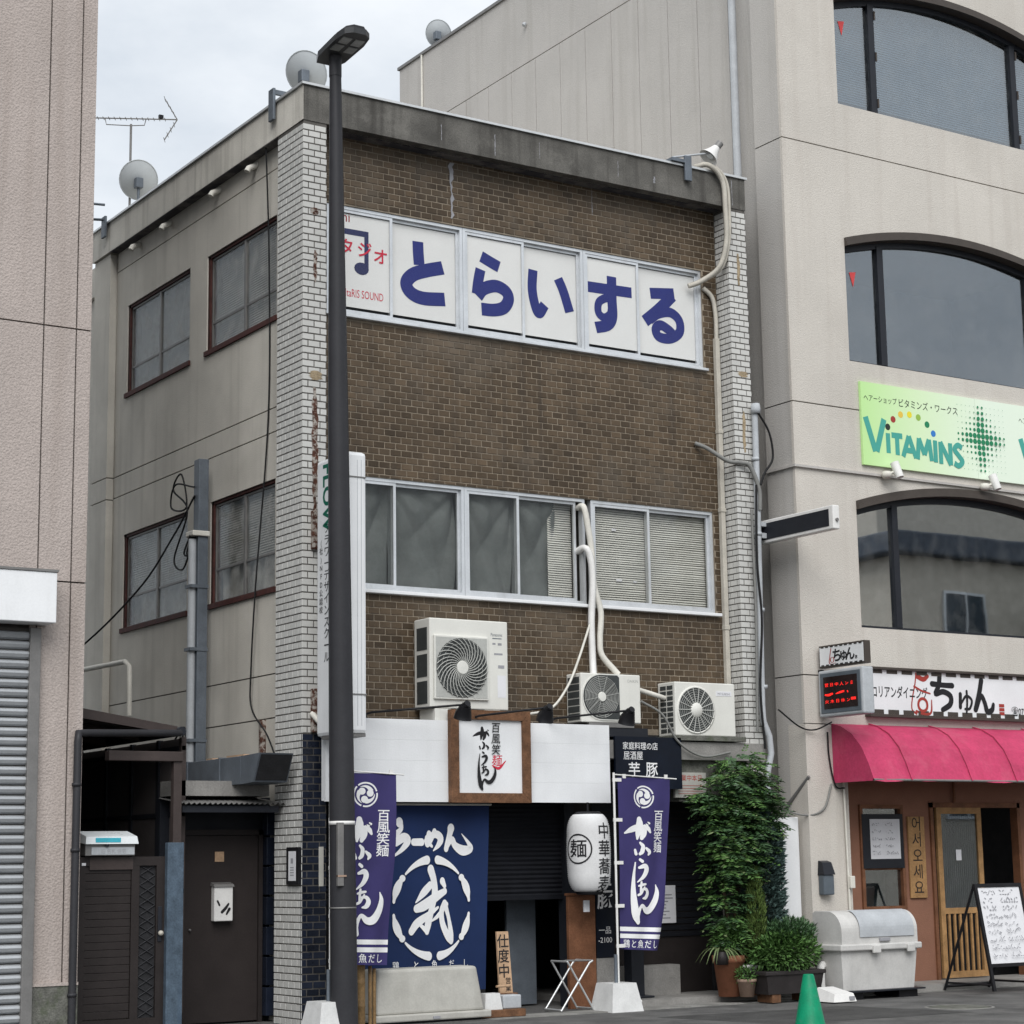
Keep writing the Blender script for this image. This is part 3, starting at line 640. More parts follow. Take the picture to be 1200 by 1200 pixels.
# inner leaf behind the render (blocks light)
g = MB(); prev = 3.1
for zb, zs, ri in WINS:
    g.box(XC+.05, WX0-.02, YF+.06, YF+.2, prev, zs+1.2); g.box(WX1+.02, XR, YF+.06, YF+.2, prev, zs+1.2)
    g.box(WX0-.02, WX1+.02, YF+.06, YF+.2, prev, zb-.015); g.box(WX0-.02, WX1+.02, YF+.06, YF+.2, zs+ri+.05, zs+1.2); prev = zs+1.2
g.build('inner_leaf', 'beige_side', RB)
def arched_window(zb, zs, ri, mull, style):
    yg = YF+.13
    a = arch(WX0, WX1, zs, ri)
    W = MB()
    W.box(WX0+.002, WX0+.045, yg-.035, yg+.035, zb+.04, zs); W.box(WX1-.045, WX1-.002, yg-.035, yg+.035, zb+.04, zs); W.box(WX0+.002, WX1-.002, yg-.035, yg+.035, zb+.002, zb+.04)
    for (xa, za), (xb, zb2) in zip(a[:-1], a[1:]):
        d = .075; W.hexa([(xa, yg-.034, za-d), (xb, yg-.034, zb2-d), (xb, yg+.034, zb2-d), (xa, yg+.034, za-d), (xa, yg-.034, za-.001), (xb, yg-.034, zb2-.001), (xb, yg+.034, zb2-.001), (xa, yg+.034, za-.001)])
    W = W.build('window', 'frame_dark', RB, label='wide arched window with dark frame')
    for mxx, wd in mull:
        zt = min(z for x, z in a if abs(x-mxx) < .2)-.03
        MB().box(mxx-wd, mxx+wd, yg-.045, yg+.04, zb+.04, zt).build('mullion', 'frame_dark', W)
        if style == 'blind':
            for zz_ in (zb+.12, zb+.75, zt-.2): MB().box(mxx+wd, mxx+wd+.02, yg-.06, yg-.04, zz_, zz_+.12).build('hinge', 'bronze', W)
    # moulding over the arch
    g = MB()
    for k, (d0, d1, pr) in enumerate(((-.002, .055, .055), (.055, .105, .03))):
        for (xa, za), (xb, zb2) in zip(a[:-1], a[1:]):
            g.hexa([(xa, YF-pr, za+d0), (xb, YF-pr, zb2+d0), (xb, YF+.14, zb2+d0), (xa, YF+.14, za+d0), (xa, YF-pr, za+d1), (xb, YF-pr, zb2+d1), (xb, YF+.14, zb2+d1), (xa, YF+.14, za+d1)])
    g.build('arch_moulding', 'bronze', W)
    # panes
    edges = [WX0+.045]+[x for m_, wd in mull for x in (m_-wd, m_+wd)]+[WX1-.045]
    for i in range(0, len(edges), 2):
        xa, xb = edges[i], edges[i+1]
        top = [(x, z-.05) for x, z in a if xa < x < xb]
        def zi(x):
            for (x1, z1), (x2, z2) in zip(a[:-1], a[1:]):
                if x1 <= x <= x2: return z1+(z2-z1)*(x-x1)/(x2-x1)-.05
            return zs-.05
        poly = [(xa, zb+.03), (xb, zb+.03), (xb, zi(xb))]+top[::-1]+[(xa, zi(xa))]
        g = MB(); g.prism(poly, lambda u, v, w_: (u, yg+w_, v), .006); g.build('pane', 'glass_mirror' if style == 'plain' else 'glass_big', W)
        if i == 0 and style != 'plain':
            MB().prism([(xa+.13, zb+1.18), (xa+.24, zb+1.2), (xa+.19, zb+1.0)], lambda u, v, w_: (u, yg-.004+w_, v), .003).build('sticker', 'sticker_red', W, label='small red triangle sticker on the pane')
    if style == 'blind':
        g = MB(); n = int((zs+ri-.1-zb-.2)/.032)
        for i in range(n):
            z = zb+.16+i*.032; g.add([(WX0+.05, yg+.10, z), (WX1-.05, yg+.10, z), (WX1-.05, yg+.118, z+.029), (WX0+.05, yg+.118, z+.029)], [(0, 1, 2, 3)])
        g.build('blind', 'blind_blue', W)
    # room behind
    MB().box(WX0-.3, WX1+.3, 2.2, 2.25, zb-.5, zs+ri+.2).box(WX0-.3, WX1+.3, YF+.21, 2.2, zb-.55, zb-.5).box(WX0-.3, WX1+.3, YF+.21, 2.2, zs+ri+.2, zs+ri+.25).box(WX0-.35, WX0-.3, YF+.21, 2.2, zb-.5, zs+ri+.2).box(WX1+.3, WX1+.35, YF+.21, 2.2, zb-.5, zs+ri+.2).build('room', 'room', W)
arched_window(*WINS[0], [(8.06, .045), (10.64, .045)], 'plain')
arched_window(*WINS[1], [(8.02, .05), (10.68, .05)], 'sticker')
arched_window(*WINS[2], [(8.06, .05), (10.64, .05)], 'blind')
# corner return and side wall
for z0, z1 in ((0, 3.655), (3.67, 6.935), (6.95, 10.245), (10.26, 14.9)):
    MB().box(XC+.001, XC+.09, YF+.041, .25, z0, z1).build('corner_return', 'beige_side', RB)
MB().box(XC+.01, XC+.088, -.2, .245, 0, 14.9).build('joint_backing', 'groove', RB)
MB().box(XC, 7.02, YF, YF+.3, 0, 3.09).build('corner_pillar', 'beige', RB)
XS = 6.52
MB().box(XS+.02, XS+.3, .25, 9.3, 0, 14.5).build('side_wall_core', 'groove', RB)
ys = [.25, .82, 1.452, 2.083, 2.742, 3.37, 4.003, 4.64, 5.28, 5.93, 6.58, 7.23, 7.88, 8.53, 9.3]
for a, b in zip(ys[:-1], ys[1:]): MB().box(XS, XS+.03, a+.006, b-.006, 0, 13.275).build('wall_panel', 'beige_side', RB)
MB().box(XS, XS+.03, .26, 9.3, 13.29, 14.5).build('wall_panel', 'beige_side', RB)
MB().box(XS-.03, XS+.4, .3, 9.33, 14.502, 14.55).build('coping', 'guide', RB)
MB().box(XS+.3, XR, 9.1, 9.3, 0, 14.4).box(XR-.2, XR, YF+.05, 9.1, 0, 14.4).build('rear_wall', 'beige_side', RB)
MB().box(XS+.3, XR-.2, .4, 9.1, 14.2, 14.4).build('roof', 'concrete', RB)
MB().box(XC+.6, XR-.3, 2.3, 2.4, 3.2, 14.1).build('partition', 'room', RB)
MB().tube([(XC+.02, .62, 3), (XC+.02, .62, 15)], .05, 12).build('downpipe', 'pvc_grey', RB)
MB().tube([(XS-.03, 5.5, 13.9), (XS-.05, 5.5, 13.86)], .03, 8).build('vent_pipe', 'pvc_grey', RB)
MB().tube([(XS-.02, 8.55, 14.5), (XS-.015, 8.55, 12.0)], .018, 8).build('cable_pipe', 'pvc_white', RB)
# rail with two lamps under the green sign
MB().box(XC-.03, XR, YF-.035, YF-.002, 6.135, 6.165).box(XC-.03, XC-.002, YF-.002, .3, 6.135, 6.165).build('lamp_rail', 'beige_side', RB)
def rail_lamp(x, lab):
    t_ = thing('sign_lamp', (x, YF-.1, 6.1), lab, 'lamp', 'lamps on the rail under the green sign')
    MB().lathe([(.0, -.02), (.05, -.02), (.065, .02), (.05, .06), (0, .065)], (x-.08, YF-.09, 6.13), 14).build('mount', 'pvc_white', t_)
    MB().tube([(x-.06, YF-.11, 6.16), (x+.01, YF-.16, 6.19)], .018, 8).build('arm', 'pvc_white', t_)
    MB().tube([(x+.035, YF-.20, 6.11), (x+.01, YF-.14, 6.30)], [.05, .055], 16).build('lamp_head', 'plastic_white', t_)
rail_lamp(7.87, 'white spot lamp on the rail below the left end of the green sign')
rail_lamp(9.55, 'white spot lamp on the rail below the dotted cross of the green sign')
# ground floor shop front
MB().wallY(7.02, 11.6, .085, 3.1, .0, .12, [(7.40, 8.10, .93, 2.17), (8.55, 10.10, .085, 2.20)]).build('shop_wall', 'terracotta_wall', RB)
MB().box(7.0, 11.6, -.2, 0, 2.9, 3.09).build('shop_soffit', 'terracotta_wall', RB)
MB().box(7.0, 11.6, .9, .95, 0, 3.0).box(7.0, 7.05, .12, .9, 0, 3.0).box(7.0, 11.6, .12, .9, 2.95, 3.05).build('shop_room', 'interior', RB)
W = MB().frameY(7.40, 8.10, .93, 2.17, .045, -.03, .06).build('shop_window', 'wood_red', RB)
MB().box(7.445, 8.055, .0, .05, 1.40, 1.44).build('rail', 'wood_red', W)
MB().box(7.445, 8.055, .02, .025, .975, 1.40).build('pane', 'glass_big', W); MB().box(7.445, 8.055, .02, .025, 1.44, 2.125).build('pane', 'glass_big', W)
MB().box(7.44, 8.06, .30, .31, .95, 1.75).build('shutter_board', 'concrete_old', W)

W = MB().box(8.55, 8.60, -.03, .09, .085, 2.2).box(10.05, 10.10, -.03, .09, .085, 2.2).box(8.55, 10.10, -.03, .09, 2.14, 2.2).build('door_frame', 'wood_red', RB)
dr = MB().frameY(8.66, 9.42, .10, 2.14, .075, -.02, .02).box(8.735, 9.345, -.018, .018, .86, .93).build('sliding_door', 'wood_orange', RB, label='orange wooden sliding door with slatted lower half')
for i in range(6):
    x = 8.79+i*.093; MB().box(x, x+.03, -.012, .012, .175, .86).build('slat', 'wood_orange', dr)
MB().box(8.735, 9.345, -.004, .002, .93, 2.065).build('pane', A['glass_big'], dr)
g = MB()
for i in range(18): g.box(8.74+i*.034, 8.752+i*.034, .03, .045, .93, 2.065)
g.build('ribbed_glass', 'curtain', dr)
MB().box(8.97, 9.06, -.010, -.006, 1.50, 1.63).build('notice', 'paper', dr)
MB().box(8.6, 8.66, .03, .06, .1, 2.14).build('door_edge', 'frame_dark', RB)
MB().tube([(7.04, -.1, 0.09), (7.04, -.1, 2.9)], .035, 10).build('downpipe', 'purple_pipe', RB, label='purple painted downpipe')
MB().tube([(6.95, -.29, .3), (6.93, -.29, 2.42)], .014, 8).build('conduit', 'pvc_white', RB)
MB().box(6.93, 7.0, -.34, -.28, 1.2, 1.34, .008).build('socket_box', 'pvc_white', RB)
MB().tube([(8.95, -.05, 2.9), (8.95, -.05, 2.2)], .02, 8).build('bar', 'wood_red', RB)

# green hair-shop board
V = thing('green_signboard', (9, -.30, 6.25), 'long pale green printed signboard with teal lettering on the beige building', 'sign')
yv = -.30
MB().box(7.47, 9.42, yv, YF-.004, 6.26, 7.30).build('panel', 'vit_board', V)
MB().box(9.424, 11.4, yv, YF-.004, 6.26, 7.30).build('panel', 'vit_board', V)
def vit(x0):
    f = planeY(x0, yv, 0)
    k = Ink(f); s = .0
    LT = {'V': [[(0, 1), (.42, 0)], [(.9, 1), (.48, 0)]], 'T': [[(0, .94), (1, .94)], [(.5, 1), (.5, 0)]], 'A': [[(.05, 0), (.5, 1)], [(.95, 0), (.5, 1)], [(.25, .32), (.75, .32)]], 'M': [[(.02, 0), (.16, 1)], [(.16, 1), (.5, .25)], [(.5, .25), (.84, 1)], [(.84, 1), (.98, 0)]],
          'N': [[(.08, 0), (.08, 1)], [(.08, 1), (.92, 0)], [(.92, 0), (.92, 1)]], 'S': [[(.9, .86), (.5, .96), (.15, .76), (.5, .52), (.88, .26), (.5, .05), (.08, .14)]], 'i': [[(.5, 0), (.5, 1)]]}
    for ch, u, z, wl, hl in (('V', .04, 6.44, .34, .42), ('i', .36, 6.44, .08, .25), ('T', .46, 6.43, .18, .26), ('A', .63, 6.42, .24, .27), ('M', .88, 6.41, .25, .27), ('i', 1.155, 6.40, .08, .28), ('N', 1.27, 6.39, .2, .28), ('S', 1.50, 6.38, .18, .29)):
        for st in LT[ch]: k.stroke([(u+a*wl, z+b*hl) for a, b in st], 6, True, .07 if ch != 'V' else .085)
    k.build('vit_teal', V)
    for u, z, c in ((.405, 6.77, 'dot_dark'), (.50, 6.875, 'dot_red'), (.63, 6.95, 'dot_amber'), (.78, 6.965, 'dot_yellow'), (.93, 6.945, 'dot_lime'), (1.075, 6.87, 'dot_green'), (1.175, 6.765, 'dot_blue')):
        k = Ink(f); k.disc(u, z, .042, .042, 18); k.build(c, V, 'dot')
    k = Ink(f); k.text('ヘアーショップ', .30, 7.07, .092, .002, sx=.86); k.text('ビタミンズ・ワークス', 1.11, 7.055, .115, .003, sx=.9); k.build('dot_dark', V)
vit(7.49); 
f = planeY(9.50, yv, 6.78); k1 = Ink(f); k2 = Ink(f)
for i in range(12):
    for j in range(12):
        u, v = (i-5.5)*.072, (j-5.5)*.075; du, dv = abs(i-5.5), abs(j-5.5)
        r_ = max(.0045, .036-.0058*math.hypot(du, dv)+.012*(1 if du < 1 or dv < 1 else 0)-.006*(du > 3 and dv > 3))
        (k2 if du < 3 and dv < 3 else k1).disc(u, v, min(r_, .036), None, 10)
k1.build('dot_green', V, 'dot_pattern', k='stuff'); k2.build('dot_green', V, 'dot_pattern', k='stuff')
vit(10.18)
# restaurant fascia, red awning
Fs = thing('fascia_sign', (9.3, -.32, 3.2), 'white restaurant fascia board with black brush lettering and a red drawing', 'sign')
MB().box(7.36, 11.5, -.32, YF-.002, 3.23, 3.76).build('board', 'white_board', Fs)
MB().box(7.34, 11.5, -.36, YF-.002, 3.762, 3.79).box(7.34, 11.5, -.36, YF-.002, 3.195, 3.228).build('edge_trim', 'bronze', Fs)
f = planeY(0, -.32, 0)
k = Ink(f)
x = 7.38
while x < 11.4:
    k.rect(x+.035, x+.21, 3.715, 3.758); k.rect(x+.035, x+.21, 3.232, 3.285); x += .245
k.build('bronze', Fs, 'border_print', k='stuff')
k = Ink(f)
k.text('コリアンダイニング', 7.86, 3.44, .155, .016, sx=.66)
for pts in ([(8.40, 3.62, .07), (8.60, 3.61, .065), (8.74, 3.61, .07)], [(8.53, 3.70, .075), (8.51, 3.60, .07), (8.45, 3.50, .065), (8.58, 3.53, .07), (8.70, 3.48, .075), (8.69, 3.38, .075), (8.56, 3.31, .065)],
            [(8.87, 3.51, .055), (8.86, 3.35, .055)], [(8.88, 3.40, .03), (8.97, 3.49, .035), (9.06, 3.44, .035), (9.02, 3.34, .035), (8.94, 3.33, .03)], [(8.98, 3.55, .035), (8.98, 3.42, .035), (8.96, 3.28, .03)],
            [(9.24, 3.69, .075), (9.20, 3.55, .075), (9.12, 3.33, .075)], [(9.13, 3.34, .065), (9.22, 3.50, .065), (9.28, 3.42, .065), (9.32, 3.31, .075), (9.40, 3.33, .07), (9.43, 3.40, .05)]): k.stroke(pts)
k.text('☎0721', 9.90, 3.28, .12, .003, sx=.8); k.build('print_black', Fs)
k = Ink(f); k.w = .0006
for pts in ([(8.14, 3.74, .02), (8.12, 3.62, .02), (8.06, 3.42, .02), (8.05, 3.30, .02), (8.12, 3.25, .03)], [(8.16, 3.70, .06), (8.26, 3.67, .06), (8.33, 3.71, .05)], [(8.10, 3.58, .025), (8.22, 3.53, .025), (8.36, 3.50, .02)], [(8.12, 3.28, .03), (8.25, 3.25, .03), (8.36, 3.27, .03), (8.38, 3.42, .015)]): k.stroke(pts)
k.stroke([(8.23+.075*math.cos(2*PI*i/12), 3.36+.075*math.sin(2*PI*i/12), .035) for i in range(13)])
for i in range(3): k.rect(9.53, 9.62, 3.27+i*.05, 3.31+i*.05)
k.build('dot_red', Fs, 'drawing')
prof = [(-.262, 3.10), (-.42, 3.06), (-.60, 2.965), (-.76, 2.80), (-.86, 2.62), (-.95, 2.41)]
Aw = thing('red_awning', (9, -.6, 2.4), 'crimson fabric awning over the restaurant entrance', 'awning')
g = MB(); xs = [6.80+.16*i for i in range(30)]; vs = []
for i, x in enumerate(xs):
    s_ = .006*math.sin(i*PI/2.)+.012*math.sin(i*.9)*math.sin(i*.37+1)
    for j, (y, z) in enumerate(prof): vs.append((x, y-s_*(j > 0), z-s_*(0 < j)))
n = len(prof); g.add(vs, [(i*n+j, i*n+j+1, (i+1)*n+j+1, (i+1)*n+j) for i in range(len(xs)-1) for j in range(n-1)])
g.build('canopy', 'awning', Aw)
MB().add([(6.80, y, z) for y, z in prof]+[(6.80, -.262, 2.41)], [tuple(range(7))]).build('end_panel', 'awning', Aw)
for x in (7.38, 8.35, 9.1, 9.95, 10.9):
    MB().tube([(x, y-.012, z+.012) for y, z in prof], .008, 6).build('rib', 'awning', Aw)
MB().tube([(6.8, -.94, 2.42), (11.4, -.94, 2.42)], .014, 8).build('front_bar', 'guide', Aw)
# LED display and small sign on brackets
Ld = thing('led_display', (6.6, -.7, 3.15), 'projecting LED message display with red characters in a grey case', 'sign')
xl = 6.58; y0, y1 = -1.07, -.31
MB().box(xl, xl+.17, y0, y1, 3.16, 3.70, .02).build('case', 'pvc_grey', Ld)
MB().box(xl-.006, xl+.01, y0+.04, y1-.04, 3.20, 3.665, .004).build('bezel', 'mailbox_grey', Ld)
MB().box(xl-.010, xl, y0+.09, y1-.10, 3.25, 3.62).build('screen', 'led_black', Ld)
k = Ink(planeX(xl-.010, y1-.10, 3.25, (y1-y0-.19), .37))
for i, ch in enumerate('営日中人ン店'): k.text(ch, .10+i*.15, .70, .12, .01, sx=1.0 if i < 5 else .6)
k.stroke([(.06, .44, .05), (.16, .43, .07), (.26, .46, .06)]); k.stroke([(.38, .45, .03), (.5, .48, .06), (.6, .5, .06)]); k.stroke([(.72, .5, .03), (.73, .46, .03)])
for i, ch in enumerate('火木日休ン'): k.text(ch, .10+i*.16, .18, .12, .01)
k.rect(.82, .96, .21, .29); k.build('led_red', Ld)
MB().box(xl+.05, xl+.09, y1-.01, YF+.01, 3.68, 3.72).box(xl+.05, xl+.09, y1-.01, YF+.01, 3.19, 3.23).build('bracket', 'black_metal', Ld)
Ss = thing('small_sign', (6.6, -.7, 3.72), 'small white projecting sign with black lettering on top of the LED display', 'sign')
MB().box(xl+.03, xl+.12, y0-.02, y1, 3.735, 3.995, .004).build('case', 'bronze', Ss)
MB().box(xl+.024, xl+.031, y0, y1-.02, 3.755, 3.975).build('face', 'white_board', Ss)
k = Ink(planeX(xl+.024, y1-.02, 3.755, (y1-y0-.02), .22)); k.text('ち', .40, .22, .75, .03, sx=.3); k.text('ゅ', .55, .25, .7, .03, sx=.3); k.text('ん', .70, .22, .75, .03, sx=.3); k.text('店', .84, .2, .2, .02, sx=.3)
for i in range(9): k.rect(.03+i*.11, .10+i*.11, .95, 1.0); k.rect(.03+i*.11, .10+i*.11, 0, .06)
k.build('print_black', Ss)
k = Ink(planeX(xl+.024, y1-.02, 3.755, (y1-y0-.02), .22)); k.w = .0006
k.stroke([(.27, .9, .02), (.24, .5, .02), (.22, .15, .02), (.28, .05, .03), (.36, .1, .02)]); k.stroke([(.29+.04*math.cos(2*PI*i/10), .28+.14*math.sin(2*PI*i/10), .02) for i in range(11)]); k.build('dot_red', Ss, 'drawing')
# wooden Korean board, paper menu, mailbox
Kb = thing('wooden_signboard', (8.3, -.03, 1.05), 'narrow vertical yellow wooden board with Korean lettering between window and door', 'sign')
MB().box(8.17, 8.44, -.03, -.004, 1.06, 2.03, .004).build('board', 'wood_orange', Kb)
k = Ink(planeY(8.305, -.03, 0)); k.vtext('어서오세요', 0, 1.875, .185, .19, .004); k.build('print_darkred' if False else 'gate_brown', Kb)
Mn = MB().box(7.54, 8.02, -.042, -.038, 1.53, 2.0).build('paper_menu', 'paper', None, 'white handwritten paper menu hung in the restaurant window', 'paper')
MB().box(7.42, 8.08, -.036, -.033, 1.42, 2.06).build('backing', 'frame_dark', Mn)
def scrawl(fn, rows, cols, x0, x1, z0, z1, wd, seed):
    rr = random.Random(seed); k = Ink(fn)
    for i in range(rows):
        for j in range(cols):
            xa = x0+(x1-x0)*j/cols; z = z1-(z1-z0)*(i+.5)/rows; L_ = (x1-x0)/cols*rr.uniform(.45, .85); x = xa
            while x < xa+L_:
                k.stroke([(x+rr.uniform(-.3, .3)*wd*4, z+rr.uniform(-3, 3)*wd), (x+wd*rr.uniform(1, 4), z+rr.uniform(-3, 3)*wd)], 1, True, wd)
                if rr.random() < .6: k.stroke([(x, z-2*wd), (x+wd*3, z-2.2*wd)], 1, True, wd*.8)
                x += wd*4.5
    return k
scrawl(planeY(0, -.042, 0), 5, 2, 7.57, 8.0, 1.56, 1.98, .007, 3).build('print_grey', Mn, 'handwriting', k='stuff')
Mb = thing('grey_letterbox', (6.57, -.3, 1.12), 'grey plastic letterbox with dark lid on the beige corner pillar', 'letterbox')
MB().box(6.50, 6.66, -.36, YF-.002, 1.13, 1.36, .015).build('body', 'mailbox_grey', Mb)
MB().hexa([(6.495,-.375,1.36),(6.665,-.375,1.36),(6.665,-.262,1.36),(6.495,-.262,1.36),(6.51,-.33,1.50),(6.65,-.33,1.50),(6.65,-.262,1.52),(6.51,-.262,1.52)]).build('lid', 'frame_dark', Mb)

# ------------------------------------------------------------------ the pinkish building at the left
LBd = thing('pink_building', (-5, 3, 0), 'pinkish roughcast building with a steel roller shutter at the left edge', 'building')
MB().box(-7.5, -2.335, -.07, 6, .5, 13.5).build('core', 'groove', LBd)
for xa, xb in ((-7.5, -2.815), (-2.80, -2.49), (-2.475, -2.335)):
    for za, zb in ((.52, 4.20), (4.215, 6.66), (6.675, 13.5)):
        if xa < -7 and za < 1:
            MB().wallY(xa, xb, za, zb, -.10, -.06, [(-7.2, -2.87, .52, 3.9)]).build('wall_panel', 'pink_wall', LBd)
        else: MB().box(xa, xb, -.10, -.06, za, zb).build('wall_panel', 'pink_wall', LBd)
MB().box(-2.865, -2.34, -.13, -.05, 0, .50).build('plinth', 'concrete_old', LBd)
MB().box(-7.5, -2.34, -.05, 6, 0, .5).build('plinth', 'concrete_old', LBd)
MB().box(-2.865, -2.34, -.14, -.101, .502, .53).build('plinth_cap', 'pink_wall', LBd)
Sh = thing('steel_shutter', (-4.5, -.15, 0), 'closed silver roller shutter under a white box sign', 'shutter')
for i in range(42):
    z = .01+i*.0885
    g = MB(); prof_ = [(.014, 0), (-.012, .016), (-.022, .045), (-.014, .066), (.014, .078)]
    vs = [(x, -.125+p[0], z+p[1]) for x in (-7.0, -2.885) for p in prof_]
    g.add(vs, [(j, j+1, 6+j, 5+j) for j in range(4)]); g.build('slat', 'shutter_slat', Sh)
MB().box(-7.0, -2.87, -.107, -.1035, 0, 3.75).build('shadow_gap', 'groove', Sh)
MB().box(-2.885, -2.78, -.17, -.10, 0, 3.75, .006).build('guide_rail', 'guide', Sh)
Bs = thing('white_box_sign', (-4.5, -.3, 3.76), 'blank white box sign above the silver shutter', 'sign')
MB().box(-7.0, -2.71, -.36, -.102, 3.78, 4.25, .008).build('box', 'sign_face', Bs)
MB().box(-7.0, -2.70, -.37, -.102, 4.252, 4.275).build('cover', 'guide', Bs)
# ------------------------------------------------------------------ the alley between
Dp = MB().tube([(-1.09, .5, 2.86), (-2.28, -.05, 2.80), (-2.39, -.14, 2.79), (-2.395, -.145, 2.72), (-2.40, -.145, 0)], .036, 10).build('downpipe', 'pole_paint', None, 'dark grey downpipe bending off the alley roof down the pink wall', 'pipe')
for z in (.4, 1.7, 2.3): MB().lathe([(.036, 0), (.044, 0), (.044, .03), (.036, .03)], (-2.4, -.145, z), 12).build('clamp', 'pole_paint', Dp)
Cp = thing('alley_roof', (-1.4, 1.4, 1), 'brown metal lean-to roof and dark screen over the alley', 'canopy')
MB().hexa([(-2.33,.55,3.02),(-1.10,.55,2.85),(-1.10,.62,2.85),(-2.33,.62,3.02),(-2.33,.55,3.12),(-1.10,.55,2.93),(-1.10,.62,2.93),(-2.33,.62,3.12)]).build('front_beam', 'brown_frame', Cp)
MB().hexa([(-2.33,.625,3.11),(-1.06,.625,2.915),(-1.06,3.6,2.915),(-2.33,3.6,3.11),(-2.33,.625,3.13),(-1.06,.625,2.935),(-1.06,3.6,2.935),(-2.33,3.6,3.13)]).build('roof_sheet', 'dark_panel', Cp)
for y in (1.5, 2.4): MB().hexa([(-2.33,y,3.03),(-1.1,y,2.84),(-1.1,y+.05,2.84),(-2.33,y+.05,3.03),(-2.33,y,3.105),(-1.1,y,2.91),(-1.1,y+.05,2.91),(-2.33,y+.05,3.105)]).build('rafter', 'brown_frame', Cp)
MB().tube([(-1.07, .5, 2.88), (-1.07, 3.6, 2.88)], .045, 12).build('gutter', 'frame_dark', Cp)
X0 = -1.02
for y in (.62, 1.2, 1.9, 2.6, 3.4): MB().box(X0, X0+.05, y, y+.06, .1, 2.83).build('post', 'brown_frame' if y < .7 else 'frame_dark', Cp)
for z in (.1, 1.3, 2.05, 2.70): MB().box(X0+.005, X0+.045, .62, 3.45, z, z+.045).build('rail', 'frame_dark', Cp)
for ya, yb in ((.68, 1.2), (1.26, 1.9), (1.96, 2.6), (2.66, 3.4)):
    for za, zb in ((.145, 1.3), (1.345, 2.05), (2.095, 2.70), (2.745, 2.82)): MB().box(X0+.02, X0+.03, ya, yb, za, zb).build('panel', 'dark_panel', Cp)
MB().box(-2.33, -.9, 3.6, 3.7, 0, 3.2).build('end_wall', 'interior', Cp)
MB().box(-2.4, -.9, .5, 3.6, -.02, .02).build('alley_floor', 'concrete_old', None, k='structure')
Gp = thing('gate_frame', (-1.2, .35, 0), 'brown steel gate post with a horizontal top beam', 'post')
MB().box(-1.225, -1.14, .33, .40, 0, 2.58).build('post', 'brown_frame', Gp)
MB().box(-1.905, -1.135, .31, .42, 2.57, 2.665, .006).build('beam', 'brown_frame', Gp)
MB().box(-1.325, -1.155, .22, .29, 0, 1.785, .006).build('blue_post', 'blue_post', None, 'weathered blue square post beside the brown gate', 'post')
Gt = thing('brown_gate', (-1.77, .3, 0), 'dark brown aluminium garden gate with slatted panel and lattice strip', 'gate')
g = MB().frameY(-2.215, -1.325, .06, 1.655, .085, .28, .33).box(-1.665, -1.585, .282, .328, .145, 1.57); g.build('gate_leaf', 'gate_brown', Gt)
for i in range(20):
    z = .15+i*.071
    if z+.066 > 1.57: break
    MB().box(-2.13, -1.667, .295, .315, z, z+.0685, .004).build('slat', 'gate_brown', Gt)
MB().box(-1.583, -1.41, .312, .318, .145, 1.57).build('backing', 'interior', Gt)
g = MB()
for i in range(15):
    z = .15+i*.095; g.tube([(-1.575, .305, z), (-1.495, .302, z+.047), (-1.415, .305, z+.095)], .005, 5); g.tube([(-1.415, .305, z), (-1.495, .300, z+.047), (-1.575, .305, z+.095)], .005, 5)
g.build('lattice', 'pole_paint', Gt)
MB().box(-1.395, -1.355, .268, .282, .85, 1.18, .004).build('lock_plate', 'frame_dark', Gt)
MB().lathe([(0, -.05), (.022, -.045), (.026, -.02), (.014, 0)], (-1.375, .27, .93), 12, axis='Y').build('knob', 'conduit_cream', Gt)
MB().box(-2.17, -2.13, .274, .279, 1.575, 1.60).build('reflector', 'paper', Gt)
MB().box(-2.09, -1.655, .276, .281, 1.535, 1.652).build('name_plate', 'brown_frame', Gt)
Lb = thing('silver_letterbox', (-1.88, .3, 1.66), 'silver letterbox with teal sticker on top of the brown gate', 'letterbox')
MB().box(-2.16, -1.66, .22, .44, 1.665, 1.78, .006).build('body', 'guide', Lb)
MB().hexa([(-2.17,.185,1.775),(-1.64,.185,1.775),(-1.64,.45,1.80),(-2.17,.45,1.80),(-2.16,.20,1.845),(-1.65,.20,1.845),(-1.65,.45,1.90),(-2.16,.45,1.90)]).build('lid', 'postbox_lid', Lb)
MB().box(-2.07, -1.82, .185, .1915, 1.79, 1.832).build('sticker', 'teal_label', Lb)
MB().box(-2.10, -1.67, .214, .219, 1.675, 1.745).build('front_plate', 'pvc_grey', Lb)
k = Ink(planeY(-1.88, .214, 1.69)); k.text('旧 名札 住宅', 0, .0, .045, .001); k.build('print_grey', Lb)
MB().tube([(-1.95, .205, 1.765), (-1.95, .198, 1.765)], .02, 10).build('lock', 'frame_dark', Lb)
# brown door under the small corrugated canopy
Dr = thing('brown_door', (-.45, .9, 0), 'plain dark brown steel door in the alley with a stained white letterbox', 'door')
MB().box(-.86, -.05, .88, .93, .02, 1.86).build('leaf', 'door_brown', Dr)
MB().box(-.92, -.865, .86, .95, 0, 1.92).box(-.045, .0, .86, .95, 0, 1.92).box(-.92, 0, .86, .95, 1.865, 1.92).build('jamb', 'gate_brown', Dr)
MB().lathe([(0, -.03), (.012, -.025), (.012, 0)], (-.80, .875, .93), 10, axis='Y').build('knob', 'guide', Dr)
MB().box(-.53, -.43, .872, .878, 1.60, 1.70).build('notice', 'wood_pale', Dr)
MB().box(-1.1, .12, .95, 1.05, 0, 2.25).build('door_surround', 'frame_dark', Dr)
for i in range(7): MB().box(.005, .11, .78, .90, .06+i*.30, .34+i*.30, .006).build('stone', 'navy_tile', Dr)
